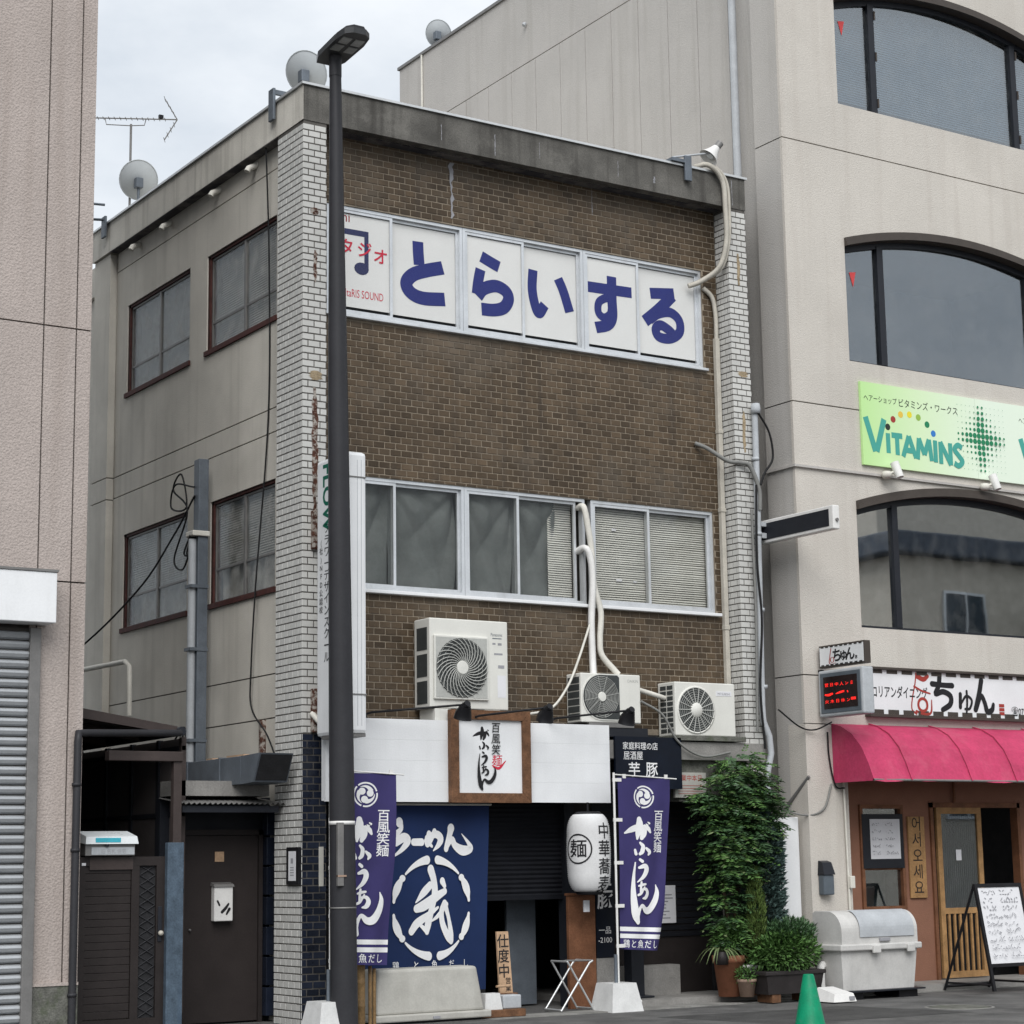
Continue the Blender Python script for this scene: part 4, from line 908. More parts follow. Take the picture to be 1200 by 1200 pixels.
DL = thing('white_letterbox', (-.46, .85, 1.0), 'dirty white letterbox fixed to the dark brown door', 'letterbox')
MB().box(-.565, -.36, .80, .879, 1.01, 1.36, .008).build('body', 'plastic_white', DL)
MB().hexa([(-.575,.785,1.35),(-.35,.785,1.35),(-.35,.879,1.36),(-.575,.879,1.36),(-.57,.80,1.375),(-.355,.80,1.375),(-.355,.879,1.395),(-.57,.879,1.395)]).build('lid', 'guide', DL)
k = Ink(planeY(-.46, .80, 1.05))
for pts in ([(-.02, .05, .03), (.02, .09, .03), (.05, .13, .02)], [(.03, .03, .02), (.06, .08, .03)], [(-.07, .16, .02), (-.05, .12, .02)]): k.stroke(pts)
k.build('print_black', DL, 'scuff_marks')
Cc = thing('door_canopy', (-.5, .5, 2.1), 'small corrugated plastic canopy over the brown alley door', 'canopy')
g = MB(); vs = []; n = 60
for i in range(n+1):
    x = -1.12+1.14*i/n; dz = .012*math.sin(i*PI/1.5); vs += [(x, .36, 2.165+dz), (x, .95, 2.235+dz)]
g.add(vs, [(2*i, 2*i+2, 2*i+3, 2*i+1) for i in range(n)], True); g.build('sheet', 'guide', Cc)
MB().box(-1.1, -.05, .40, .44, 2.08, 2.145).build('front_rail', 'frame_dark', Cc)
MB().box(-1.1, -.05, .62, .95, 2.25, 2.40).build('concrete_lintel', 'concrete', Cc)
Du = thing('vent_duct', (-.26, 1, 2.36), 'grey sheet metal duct along the side wall with a slanted hood', 'duct')
MB().box(-.47, -.10, .42, 2.1, 2.36, 2.64, .004).build('duct', 'steel_blue', Du)
MB().hexa([(-.47,.12,2.37),(-.10,.12,2.37),(-.10,.415,2.36),(-.47,.415,2.36),(-.47,-.02,2.65),(-.10,-.02,2.65),(-.10,.415,2.64),(-.47,.415,2.64)]).build('hood', 'steel_blue', Du)
MB().hexa([(-.455,.105,2.385),(-.115,.105,2.385),(-.115,.112,2.385),(-.455,.112,2.385),(-.455,-.026,2.635),(-.115,-.026,2.635),(-.115,-.02,2.635),(-.455,-.02,2.635)]).build('dark_mouth', 'interior', Du)  # near-black sheet painted as the shade inside the hood's open mouth
for y in (.9, 1.7): MB().box(-.48, -.09, y, y+.025, 2.35, 2.65).build('seam', 'steel_blue', Du)
MB().box(-.4, -.2, .5, .9, 2.642, 2.665).box(-.42, -.25, 1.2, 1.35, 2.642, 2.66).build('roof_scrap', 'wood_pale', Du)
# service post with conduit
Sp = thing('service_post', (-.05, 2.38, 2.3), 'blue-grey steel service post with a plastic pipe beside the side wall', 'post')
MB().box(-.11, .01, 2.31, 2.45, 2.25, 6.06, .006).build('post', 'steel_blue', Sp)
MB().tube([(-.15, 2.38, 2.66), (-.15, 2.38, 5.15)], .045, 12).build('pipe', 'pvc_grey', Sp)
MB().box(-.19, .02, 2.28, 2.48, 5.18, 5.24, .01).build('crossplate', 'pvc_white', Sp)
for z in (2.9, 3.9, 4.6): MB().box(-.20, .015, 2.30, 2.46, z, z+.035).build('clamp', 'steel_blue', Sp)
for i in range(4): MB().tube([(-.12-.02*i, 2.36, 5.2), (-.14-.02*i, 2.4+.03*i, 5.0), (-.15, 2.38, 4.95)], .012, 6, curve=4).build('lead', 'cable_black', Sp)
def wire(name, pts, r, m, lab, cat='cable', n=8): return MB().tube(pts, r, 6, curve=n).build(name, m, None, lab, cat)
wire('drop_cable', [(-.12, 2.4, 5.65), (-.16, 2.9, 5.25), (-.3, 3.6, 4.7), (-.6, 5.0, 4.05), (-1.2, 7, 3.4)], .012, 'cable_black', 'black cable running from the service post down into the alley')
wire('coiled_cable', [(-.12, 2.42, 5.75), (-.14, 2.9, 5.85), (-.14, 3.0, 5.6), (-.13, 2.6, 5.55), (-.13, 2.75, 5.95), (-.14, 2.95, 5.8), (-.14, 2.55, 5.5), (-.14, 2.9, 5.0), (-.14, 2.65, 4.85), (-.13, 2.45, 5.1)], .011, 'cable_black', 'loop of black cable hung at the top of the service post')
wire('hanging_cable', [(.03, .95, 9.3), (.09, .98, 8.0), (.10, 1.0, 6.3), (.06, 1.2, 4.5), (.07, 1.32, 3.6), (.07, 1.3, 3.2), (-.0, .8, 2.9), (-.03, .55, 2.68)], .009, 'cable_black', 'thin black cable hanging down the grey side wall by the white pillar')
wire('looped_cable', [(.05, 3.3, 2.95), (.0, 2.9, 3.1), (-.05, 2.7, 2.95), (-.05, 2.55, 2.75), (-.05, 2.75, 2.7), (-.05, 2.8, 3.0), (-.06, 2.5, 3.1)], .012, 'cable_black', 'looped black cable low on the side wall above the duct')
MB().box(.06, .118, 1.05, 1.10, 2.66, 3.06).build('rusty_strap', 'rust', None, 'short rusty steel strap on the side wall above the duct', 'strap')
Hr = MB().tube([(-.2, 6.4, 4.0), (-.2, 5.5, 3.97), (-.2, 4.15, 3.945), (-.2, 4.02, 3.88), (-.2, 4.0, 3.3)], .032, 8).build('handrail', 'pvc_white', None, 'pale bent handrail beside the rear of the grey side wall', 'rail')
# notice case on the pillar
Nc = thing('notice_case', (0, .13, 1.37), 'small black framed notice on the side of the white tiled pillar', 'notice')
MB().box(-.03, -.002, .0, .275, 1.36, 1.73, .006).build('frame', 'black_metal', Nc)
MB().box(-.034, -.029, .06, .215, 1.40, 1.69).build('sheet', 'paper', Nc)
k = Ink(planeX(-.034, .215, 1.40)); 
for i in range(4): k.rect(.04, .12, .05+i*.025, .06+i*.025)
k.rect(.055, .105, .17, .22); k.build('print_grey', Nc)

# ------------------------------------------------------------------ roof equipment
def dish(name, c, r, aim, lab, foot):
    t_ = thing(name, foot, lab, 'satellite dish', 'satellite dishes'); aim = Vector(aim).normalized(); c = Vector(c)
    q = aim.to_track_quat('Z', 'Y'); vs = []; n = 28; rings = 6
    for i in range(rings+1):
        rr = r*i/rings
        for k_ in range(n):
            a = 2*PI*k_/n; v = q @ Vector((rr*math.cos(a), rr*math.sin(a)*1.08, .28*rr*rr/r)); vs.append(c+v)
    g = MB(); g.add(vs, [(i*n+k_, i*n+(k_+1) % n, (i+1)*n+(k_+1) % n, (i+1)*n+k_) for i in range(rings) for k_ in range(n)], True)
    o_ = g.build('reflector', 'dish', t_)
    MB().tube([vs[-n+k_] for k_ in range(n)]+[vs[-n]], .008, 6).build('rim', 'dish', t_)
    b = c-aim*.05
    MB().box(b.x-.05, b.x+.05, b.y-.05, b.y+.05, b.z-.09, b.z+.05, .01).build('bracket', 'steel_blue', t_)
    MB().tube([tuple(b+Vector((0, 0, -.05))), (b.x, b.y, foot[2])], .02, 8).build('mast', 'steel_blue', t_)
    lo = c+q @ Vector((0, -r, .28*r)); fp = c+aim*r*1.15
    MB().tube([tuple(lo), tuple(lo*.4+fp*.6+Vector((0, 0, -.06))), tuple(fp)], .01, 6).build('feed_arm', 'steel_blue', t_)
    MB().tube([tuple(fp), tuple(fp+aim*.07)], .03, 10).build('feed_horn', 'dish', t_)
    return t_
dish('satellite_dish', (.40, .75, 10.16), .23, (.55, .55, .5), 'satellite dish on the front roof corner of the tiled building behind the lamp', (.40, .72, 9.70))
dish('satellite_dish', (.62, 6.0, 10.55), .25, (.3, .75, .5), 'satellite dish on the antenna mast at the rear roof edge', (.62, 6.1, 9.7))
dish('satellite_dish', (6.72, 8.40, 14.85), .21, (.55, .55, .5), 'satellite dish on the roof edge of the beige building', (6.72, 8.38, 14.5))
An = thing('tv_antenna', (.6, 6.25, 9.7), 'thin TV aerial on a mast at the rear roof edge', 'antenna')
MB().tube([(.6, 6.25, 9.7), (.6, 6.25, 11.42)], .017, 8).build('mast', 'guide', An)
bd = Vector((.86, -.5, -.02)); cc = Vector((.6, 6.25, 11.5)); sd = Vector((.45, .85, .1)).normalized()
MB().tube([tuple(cc-bd*.55), tuple(cc+bd*.62)], .009, 6).build('boom', 'guide', An)
MB().tube([tuple(cc-bd*.35), tuple(cc-bd*.33+Vector((0,0,-.09))), tuple(cc+Vector((0,0,-.10))), tuple(cc+bd*.18+Vector((0,0,-.09))), tuple(cc+bd*.2)], .007, 6).build('stay', 'guide', An)
for i in range(14):
    p = cc+bd*(-.52+i*.075); MB().tube([tuple(p-sd*.09+Vector((0,0,-.005))), tuple(p+sd*.09)], .005, 5).build('element', 'guide', An)
for s_ in (1, -1):
    a0 = cc+bd*.62; a1 = cc+bd*.45+Vector((0, 0, s_*.29))
    MB().tube([tuple(a0), tuple(a1)], .008, 6).build('reflector_arm', 'guide', An)
    for q in (.25, .5, .75, 1): p = a0.lerp(a1, q); MB().tube([tuple(p-sd*.13), tuple(p+sd*.13)], .004, 5).build('element', 'guide', An)
MB().box(cc.x+bd.x*.4-.03, cc.x+bd.x*.4+.03, cc.y+bd.y*.4-.02, cc.y+bd.y*.4+.02, cc.z, cc.z+.05).build('junction_box', 'black_metal', An)
def clampB(pts, lab):
    t_ = thing('roof_bracket', pts[0], lab, 'bracket', 'steel brackets on the parapet')
    return t_
t_ = clampB([(-.03, .66, 9.5)], 'grey steel bracket clamped on the parapet near the front corner')
MB().box(-.06, -.028, .60, .72, 9.50, 9.86, .006).build('plate', 'steel_blue', t_); MB().box(-.06, .3, .62, .66, 9.80, 9.85).build('arm', 'steel_blue', t_)
t_ = clampB([(-.03, 5.5, 9.5)], 'grey steel bracket clamped on the parapet at the rear end')
MB().box(-.06, -.028, 5.44, 5.56, 9.52, 9.80, .006).build('plate', 'steel_blue', t_)
MB().tube([(-.05, 5.5, 9.76), (-.35, 5.75, 9.80), (-.35, 5.75, 10.02), (-.02, 5.55, 9.98)], .018, 6).build('arm', 'steel_blue', t_)
t_ = clampB([(5.1, -.03, 9.5)], 'blue-grey steel bracket on the front parapet under the flood lamp')
MB().box(5.05, 5.15, -.06, -.028, 9.52, 9.83, .006).build('plate', 'steel_blue', t_); MB().box(4.86, 5.12, -.058, .1, 9.735, 9.775).build('arm', 'steel_blue', t_)
Fl = thing('flood_lamp', (5.3, -.06, 9.78), 'white reflector flood lamp on an arm over the right end of the parapet', 'lamp')
MB().tube([(4.9, .0, 9.79), (5.46, -.06, 9.93)], .013, 8).build('arm', 'pvc_grey', Fl)
q0, q1 = Vector((5.53, -.05, 10.0)), Vector((5.43, -.025, 9.875))
d_ = (q1-q0).normalized(); MB().tube([tuple(q0-d_*.10), tuple(q0-d_*.02)], .045, 14).build('socket', 'guide', Fl)
MB().tube([tuple(q0-d_*.02), tuple(q0+d_*.03), tuple(q0+d_*.12), tuple(q0+d_*.16)], [.045, .06, .10, .125], 20, caps=False).build('reflector', 'plastic_white', Fl)
MB().tube([tuple(q0+d_*.02), tuple(q0+d_*.13)], [.03, .05], 12).build('bulb', 'dish', Fl)
# thick cream hose over the parapet and the conduit down the wall
for dx, rr, lab in ((0, .032, 'thick pale insulated hose looping over the parapet beside the right pillar'), (.06, .02, 'thinner pale hose beside the thick one over the parapet')):
    wire('insulated_hose', [(5.28, .06, 9.76), (5.42+dx, -.05, 9.77), (5.60+dx, -.07, 9.60), (5.64+dx, -.06, 9.25), (5.66+dx*.7, -.03, 8.85), (5.60+dx*.7, .05, 8.55), (5.45+dx*.3, .2, 8.40), (5.30, .27, 8.33)], rr, 'conduit_cream', lab, 'hose')
wire('insulated_hose', [(5.50, .24, 8.33), (5.62, .225, 8.22), (5.665, .225, 8.0), (5.665, .225, 7.7)], .028, 'conduit_cream', 'short pale hose joining the wall trunking by the right pillar', 'hose')
Tr = MB().box(5.635, 5.695, .20, .258, 3.3, 7.72, .004).build('wall_trunking', 'conduit_cream', None, 'long cream plastic trunking down the brown wall beside the right pillar', 'trunking')
for z in (6.55, 5.6, 4.2): MB().box(5.628, 5.702, .192, .258, z, z+.05, .004).build('joint_cover', 'conduit_cream', Tr)
# service conduit at the right edge
Cd = MB().tube([(5.98, -.06, 6.80), (5.97, -.06, 5.6), (5.93, -.06, 3.3), (5.94, -.06, 3.12), (6.02, -.06, 2.95), (6.04, -.06, 2.75), (5.98, -.06, 2.55), (5.96, -.06, 2.2)], .038, 12).build('service_conduit', 'pvc_grey', None, 'tall grey service conduit at the right edge of the tiled building', 'conduit')
MB().lathe([(.0, .1), (.05, .09), (.06, .02), (.055, -.03), (.038, -.03)], (5.98, -.08, 6.80), 14).build('weather_cap', 'pvc_grey', Cd)
for z in (6.2, 5.3, 4.4, 3.5): MB().lathe([(.038, 0), (.046, 0), (.046, .04), (.038, .04)], (5.965, -.06, z), 12).build('clamp', 'pvc_grey', Cd)
wire('branch_hose', [(5.30, .24, 6.40), (5.42, .15, 6.33), (5.6, .02, 6.18), (5.75, -.04, 6.16), (5.88, -.06, 6.12), (5.97, -.1, 5.85), (5.97, -.1, 5.6)], .026, 'cable_grey', 'grey hose crossing the right pillar into the service conduit', 'hose')
wire('loose_cable', [(6.0, -.1, 6.78), (6.16, -.1, 6.55), (6.2, -.1, 6.25), (6.05, -.12, 6.05), (5.98, -.12, 5.9)], .013, 'cable_black', 'loop of black cable beside the top of the service conduit')
wire('loose_cable', [(5.93, -.10, 5.9), (5.9, -.10, 5.0), (5.94, -.1, 4.3), (5.88, -.1, 3.5), (5.92, -.1, 2.8)], .014, 'cable_black', 'black cable tied along the service conduit')
wire('loose_cable', [(5.86, -.08, 5.6), (5.87, -.08, 4.4), (5.83, -.08, 3.0)], .016, 'cable_grey', 'grey cable left of the service conduit')
wire('wall_cable', [(6.05, -.2, 3.25), (6.3, -.28, 3.05), (6.5, -.32, 3.02), (6.60, -.5, 3.1)], .01, 'cable_black', 'black cable from the conduit to the LED display')
wire('wall_cable', [(6.72, -.28, 3.0), (6.73, -.28, 2.7), (6.80, -.29, 2.38), (6.93, -.3, 2.35)], .01, 'cable_black', 'dark cable down the beige pillar beside the awning')
wire('wall_cable', [(6.0, .1, 2.25), (6.3, -.2, 2.05), (6.6, -.28, 2.1), (6.75, -.28, 2.4)], .012, 'cable_grey', 'grey cable drooping between the plants and the beige pillar')
MB().tube([(6.38, .1, 2.15), (6.41, -.28, 2.48)], .02, 8).build('wall_strut', 'guide', None, 'short grey strut on the beige corner above the plants', 'strut')
Ds = thing('dark_projecting_sign', (6.1, -.5, 5.2), 'long dark blank projecting sign in a white frame right of the tiled building', 'sign')
MB().box(6.10, 6.20, -1.22, .12, 5.225, 5.50, .012).build('frame', 'plastic_white', Ds)
MB().box(6.094, 6.102, -1.15, .11, 5.265, 5.46).build('panel', 'frame_dark', Ds)
MB().tube([(6.15, -1.24, 5.33), (6.15, -1.20, 5.33)], .02, 8).build('end_bolt', 'guide', Ds)
MB().box(5.99, 6.10, -.06, -.0, 5.28, 5.34).box(5.99, 6.10, -.06, -.0, 5.42, 5.47).build('arm', 'pvc_grey', Ds)

# ------------------------------------------------------------------ air conditioners
def aircon(lab, x0, x1, y0, y1, z0, z1, style):
    t_ = thing('air_conditioner', ((x0+x1)/2, (y0+y1)/2, z0), lab, 'air conditioner', 'outdoor air conditioning units'); W_, H_ = x1-x0, z1-z0
    MB().box(x0, x1, y0, y1, z0, z1, .012).build('casing', 'ac_white', t_)
    if style == 'spiral':
        gx0, gx1, gz0, gz1 = x0+.04*W_, x0+.73*W_, z0+.10*H_, z1-.19*H_; cx, cz = (gx0+gx1)/2, (gz0+gz1)/2; R0 = (gx1-gx0)/2
        MB().box(gx0, gx1, y0-.03, y0+.01, gz0, gz1, .008).build('grille_frame', 'ac_white', t_)
        MB().box(gx0+.02, gx1-.02, y0-.033, y0-.028, gz0+.02, gz1-.02).build('grille_plate', 'ac_grille', t_)
        MB().lathe([(0, 0), (R0*.93, 0), (R0*.93, .004), (0, .004)], (cx, y0-.0385, cz), 40, False, 'Y').build('fan_opening', 'ac_dark', t_)
        g = MB()
        for k_ in range(30):
            a0 = 2*PI*k_/30; pts = []
            for i in range(7):
                q = i/6; rr = R0*(.2+.74*q); a = a0+.95*q; pts.append((cx+rr*math.cos(a), y0-.044-.008*math.sin(PI*q), cz+rr*math.sin(a)))
            g.tube(pts, .0055, 5, False)
        for rr in (.3, .45, .6, .75, .9):
            g.tube([(cx+R0*rr*math.cos(2*PI*i/36), y0-.042, cz+R0*rr*math.sin(2*PI*i/36)) for i in range(37)], .0022, 4, False)
        g.build('fan_guard', 'ac_grille', t_, k='stuff')
        MB().lathe([(0, -.012), (R0*.2, -.01), (R0*.22, 0)], (cx, y0-.044, cz), 20, False, 'Y').build('hub', 'ac_white', t_)
        for k_ in range(3):
            za = z0+.05+k_*(H_-.1)/3; MB().box(x0-.004, x0+.01, y0+.05, y1-.06, za, za+(H_-.1)/3-.045).build('side_opening', 'ac_dark', t_)
        k = Ink(planeY(0, y0, 0)); k.text('Panasonic', x0+.855*W_, z1-.17*H_, .05, .001, sx=.75); k.rect(x0+.80*W_, x0+.92*W_, z1-.20*H_, z1-.19*H_); k.build('steel_blue', t_)
        k = Ink(planeY(0, y0, 0)); k.rect(x0+.80*W_, x0+.84*W_, z1-.265*H_, z1-.245*H_); k.rect(x0+.87*W_, x0+.92*W_, z1-.27*H_, z1-.245*H_); k.rect(x0+.82*W_, x0+.93*W_, z1-.38*H_, z1-.36*H_); k.rect(x0+.87*W_, x0+.95*W_, z1-.53*H_, z1-.495*H_); k.build('print_grey', t_, 'marking')
        k = Ink(planeY(0, y0, 0)); k.rect(x0+.86*W_, x0+.97*W_, z1-.86*H_, z1-.61*H_); k.build('paper', t_, 'label_sheet')
        for fx in (x0+.06, x1-.30): MB().box(fx, fx+.2, y0+.0, y1, z0-.14, z0-.002, .006).build('foot', 'ac_white', t_)
    elif style == 'flat':
        cx, cz, R0 = x0+.33*W_, z0+.52*H_, H_*.45
        poly = [(cx+R0*math.cos(a), cz+R0*math.sin(a)) for a in [PI/2+PI*i/24 for i in range(25)]]+[(cx+R0*.9, cz-R0), (cx+R0, cz-R0*.9), (cx+R0, cz+R0*.9), (cx+R0*.9, cz+R0)]
        MB().prism([(cx+(u-cx)*1.05, cz+(v-cz)*1.05) for u, v in poly], lambda u, v, w_: (u, y0-.010+w_, v), .012).build('grille_frame', 'ac_white', t_)
        MB().prism(poly, lambda u, v, w_: (u, y0-.013+w_, v), .004).build('fan_opening', 'ac_dark', t_)
        g = MB()
        for q in range(1, 13):
            rr = R0*q/13; g.tube([(cx+rr*math.cos(2*PI*i/32), y0-.018, cz+rr*math.sin(2*PI*i/32)) for i in range(33)], .0035, 4, False)
        for k_ in range(12): g.tube([(cx, y0-.02, cz), (cx+R0*.98*math.cos(PI*k_/6+.2), y0-.02, cz+R0*.98*math.sin(PI*k_/6+.2))], .003, 4)
        g.build('fan_guard', 'ac_grille', t_, k='stuff')
        MB().lathe([(0, -.014), (R0*.2, -.012), (R0*.22, 0)], (cx, y0-.022, cz), 18, False, 'Y').build('hub', 'ac_white', t_)
        g = MB()
        for k_ in range(6):
            za = z0+.03+k_*(H_-.06)/6; g = MB().box(x0-.004, x0+.008, y0+.03, y1-.03, za, za+(H_-.06)/6-.012).build('side_opening', 'ac_dark', t_)
        k = Ink(planeY(0, y0, 0)); k.text('DAIKIN', x0+.87*W_, z1-.16*H_, .045, .001); k.build('ac_grille', t_)
        MB().box(x0+.1, x1-.1, y0-.0, y1, z0-.05, z0-.002).build('foot', 'guide', t_)
    else:
        cx, cz, R0 = x0+.34*W_, z0+.48*H_, H_*.42
        MB().lathe([(R0*1.06, .012), (R0*1.06, -.008), (R0*.98, -.012), (R0*.98, 0)], (cx, y0, cz), 40, True, 'Y').build('grille_ring', 'ac_white', t_)
        MB().lathe([(0, 0), (R0, 0), (R0, .005), (0, .005)], (cx, y0-.007, cz), 40, False, 'Y').build('fan_opening', 'ac_dark', t_)
        g = MB()
        for k_ in range(18): a = 2*PI*k_/18; g.tube([(cx+R0*.3*math.cos(a), y0-.018, cz+R0*.3*math.sin(a)), (cx+R0*math.cos(a), y0-.012, cz+R0*math.sin(a))], .006, 5)
        for rr in (.4, .5, .6, .7, .8, .9): g.tube([(cx+R0*rr*math.cos(2*PI*i/36), y0-.013, cz+R0*rr*math.sin(2*PI*i/36)) for i in range(37)], .0025, 4, False)
        g.build('fan_guard', 'ac_grille', t_, k='stuff')
        MB().lathe([(0, -.02), (R0*.28, -.018), (R0*.34, 0)], (cx, y0-.012, cz), 20, True, 'Y').build('hub', 'ac_white', t_)
        for r_ in range(9):
            for c_ in range(2):
                za = z0+.035+r_*(H_-.06)/9; ya = y0+.04+c_*(y1-y0-.07)/2
                MB().box(x0-.004, x0+.006, ya, ya+(y1-y0-.07)/2-.02, za, za+(H_-.06)/9-.016).build('side_slot', 'ac_dark', t_)
        MB().box(x0+.68*W_, x0+.94*W_, y0-.003, y0+.002, z1-.24*H_, z1-.15*H_).build('label_sheet', 'paper', t_)
        k = Ink(planeY(0, y0-.003, 0)); k.text('MITSUBISHI', x0+.81*W_, z1-.22*H_, .036, .001); k.build('print_grey', t_)
        MB().box(x0-.05, x1+.12, y0-.03, y1, z0-.055, z0-.002).build('stand', 'concrete_old', t_)
    return t_
aircon('large boxy air conditioner with a spiral fan guard above the framed sign', 1.435, 2.405, -.10, .22, 3.14, 4.085, 'spiral')
aircon('white air conditioner below the pale hoses with a half square fan guard', 3.395, 4.205, -.03, .25, 3.05, 3.59, 'flat')
aircon('rust-edged air conditioner beside the right pillar with a round spoked fan', 4.655, 5.52, -.07, .25, 2.93, 3.535, 'round')
MB().box(3.3, 4.3, -.02, .25, 2.90, 2.998).build('unit_bracket', 'frame_dark', None, 'dark metal bracket under the middle air conditioner', 'bracket')
wire('insulated_hose', [(3.66, .34, 5.50), (3.66, .22, 5.49), (3.70, .2, 5.25), (3.74, .2, 5.0), (3.76, .19, 4.6), (3.82, .16, 4.30), (3.80, .16, 4.0), (3.82, .16, 3.82), (3.95, .12, 3.66), (4.0, .1, 3.6)], .036, 'pvc_white', 'pale wrapped hose from the top of the window gap to the middle air conditioner', 'hose')
wire('insulated_hose', [(3.64, .34, 5.0), (3.66, .2, 5.02), (3.71, .17, 4.88), (3.72, .16, 4.6), (3.69, .16, 4.2), (3.68, .14, 3.8), (3.66, .1, 3.58)], .04, 'plastic_white', 'white wrapped hose from the middle of the window gap to the middle air conditioner', 'hose')
wire('thin_hose', [(3.66, .15, 4.15), (3.45, .1, 3.72), (3.2, -.05, 3.42), (2.95, -.1, 3.18), (2.6, -.15, 3.1)], .014, 'pvc_white', 'thin pale drain hose slanting down behind the white signboard', 'hose')
wire('thin_hose', [(4.18, .1, 3.46), (4.45, .1, 3.40), (4.65, .12, 3.36)], .03, 'pvc_white', 'pale hose between the two right air conditioners', 'hose')
wire('thin_hose', [(4.2, -.04, 3.3), (4.45, -.1, 3.15), (4.65, -.12, 2.85), (5.0, -.1, 2.7), (5.4, -.1, 2.75)], .014, 'cable_grey', 'grey drain hose sagging under the right air conditioner', 'hose')
wire('thin_hose', [(.10, -.03, 3.05), (.15, -.4, 2.78), (.1, -.7, 2.72)], .03, 'pvc_white', 'pale pipe stub slanting beside the foot of the vertical sign', 'pipe')

# ------------------------------------------------------------------ shop signs
YS = -.15
Sg = thing('white_signboard', (1.9, YS, 2.17), 'long white planked signboard over the noodle shop', 'sign')
for (xa, xb) in ((.19, 1.625), (2.60, 3.675)):
    for i in range(4): MB().box(xa, xb, YS, YS+.03, 2.172+i*.21, 2.172+i*.21+.2093).build('plank', 'white_board', Sg)
MB().box(.19, 3.675, YS+.035, -.064, 2.18, 3.0).build('carcass', 'white_board', Sg)
def mitre(t_, x0, x1, z0, z1, wd, y0, y1, m):
    for p in ([(x0, z0), (x1, z0), (x1-wd, z0+wd), (x0+wd, z0+wd)], [(x1, z0), (x1, z1), (x1-wd, z1-wd), (x1-wd, z0+wd)], [(x1, z1), (x0, z1), (x0+wd, z1-wd), (x1-wd, z1-wd)], [(x0, z1), (x0, z0), (x0+wd, z0+wd), (x0+wd, z1-wd)]):
        c = (sum(q[0] for q in p)/4, sum(q[1] for q in p)/4); p = [(c[0]+(u-c[0])*.9985, c[1]+(v-c[1])*.995) for u, v in p]
        MB().prism(p[::-1], lambda u, v, w_: (u, y0+w_, v), y1-y0).build('frame_bar', m, t_)
Fr = thing('framed_sign', (2.1, -.2, 2.165), 'white calligraphy sign in a brown wooden frame over the noodle shop', 'sign')
mitre(Fr, 1.615, 2.605, 2.165, 3.125, .10, -.215, -.152, 'wood_frame')
MB().box(1.70, 2.52, -.185, -.155, 2.25, 3.04).build('board', 'white_board', Fr)
GAFU = [
 [(325,365,12),(380,340,38),(440,322,44),(482,330,46),(484,365,46),(468,400,28)], [(450,262,36),(452,300,52),(440,360,42),(432,405,16)], [(495,310,18),(525,330,30),(542,356,16)], [(508,298,8),(520,306,14)], [(524,284,8),(536,292,14)],
 [(455,435,16),(476,460,28),(470,498,30),(452,516,20)], [(412,488,18),(420,516,22)], [(502,474,16),(530,500,28),(520,522,12)],
 [(452,558,20),(470,570,22)], [(444,616,18),(490,604,34),(506,632,38),(480,680,28),(430,720,8)],
 [(440,748,12),(470,740,18),(502,735,14)], [(462,722,16),(458,760,18),(456,800,14)], [(492,756,12),(462,800,18),(436,814,16)], [(470,772,12),(508,772,22),(524,800,30),(508,830,28),(478,838,10)],
 [(412,580,10),(398,680,22),(394,780,36),(402,880,52),(418,960,58),(438,1008,34)], [(432,985,26),(448,922,24),(474,890,24),(515,922,42),(560,916,50),(606,856,46),(622,790,32),(608,738,6)]]
def calligraphy(ink, x, z, s, kx=1.):     # zoom units -> metres about (480,640)
    for st in GAFU: ink.stroke([((u-480)*s*kx+x, (640-v)*s+z, w_*s) for u, v, w_ in st])
f = planeY(0, -.185, 0)
k = Ink(f); sc = .79/930
calligraphy(k, 2.04, 2.62, sc, 1.05)
k.vtext('百風笑', 2.175, 2.905, .115, .115, .008, shear=.1); k.build('print_black', Fr)
k = Ink(f); k.text('麺', 2.19, 2.555, .13, .006, shear=.1); k.stroke([(2.15, 2.54, .02), (2.22, 2.525, .03), (2.30, 2.60, .01)]); k.build('print_red', Fr, 'red_lettering')
def spot(x, lab, m=1):
    t_ = thing('spot_lamp', (x, -.3, 3.0), lab, 'lamp', 'black spot lamps over the signboard')
    MB().tube([(x-.95*m, -.08, 3.03), (x-.9*m, -.28, 3.06), (x, -.60, 3.14)], .012, 8).build('arm', 'black_metal', t_)
    MB().box(x-1.0*m, x-.86*m, -.1, -.05, 3.0, 3.06).build('mount', 'black_metal', t_)
    MB().tube([(x, -.66, 3.15), (x, -.55, 3.09)], [.035, .05], 14).build('neck', 'black_metal', t_)
    MB().tube([(x+.005, -.62, 3.13), (x+.02, -.54, 3.06), (x+.02, -.52, 3.0)], [.05, .085, .095], 18).build('lamp_head', 'black_metal', t_)
spot(1.55, 'black spot lamp over the left part of the framed sign'); spot(2.56, 'black spot lamp over the right end of the framed sign', .7); spot(3.62, 'black spot lamp at the right end of the white signboard', .8)
Ns = thing('navy_signboard', (4.3, .02, 2.4), 'navy izakaya signboard with pale lettering under the air conditioners', 'sign')
MB().box(3.79, 4.70, -.10, -.065, 2.33, 2.90).build('board', 'navy_sign', Ns)
k = Ink(planeY(0, -.10, 0)); k.text('家庭料理の店', 4.13, 2.765, .088, .004, sx=.92); k.text('居酒屋', 4.03, 2.655, .10, .003, sx=.9)
k.text('芋', 4.04, 2.475, .17, .012); k.text('豚', 4.28, 2.48, .17, .012); k.build('print_white', Ns)
Nl = thing('paper_notice', (4.9, .0, 2.2), 'pale printed notice board half behind the leaves', 'notice')
MB().box(4.66, 5.1, -.02, .015, 2.24, 2.52).build('board', 'plastic_beige', Nl)
k = Ink(planeY(0, -.02, 0)); k.text('営業中本日', 4.86, 2.43, .075, .004); 
for i in range(4): k.rect(4.7, 5.05, 2.28+i*.03, 2.285+i*.03)
k.build('dot_red', Nl)

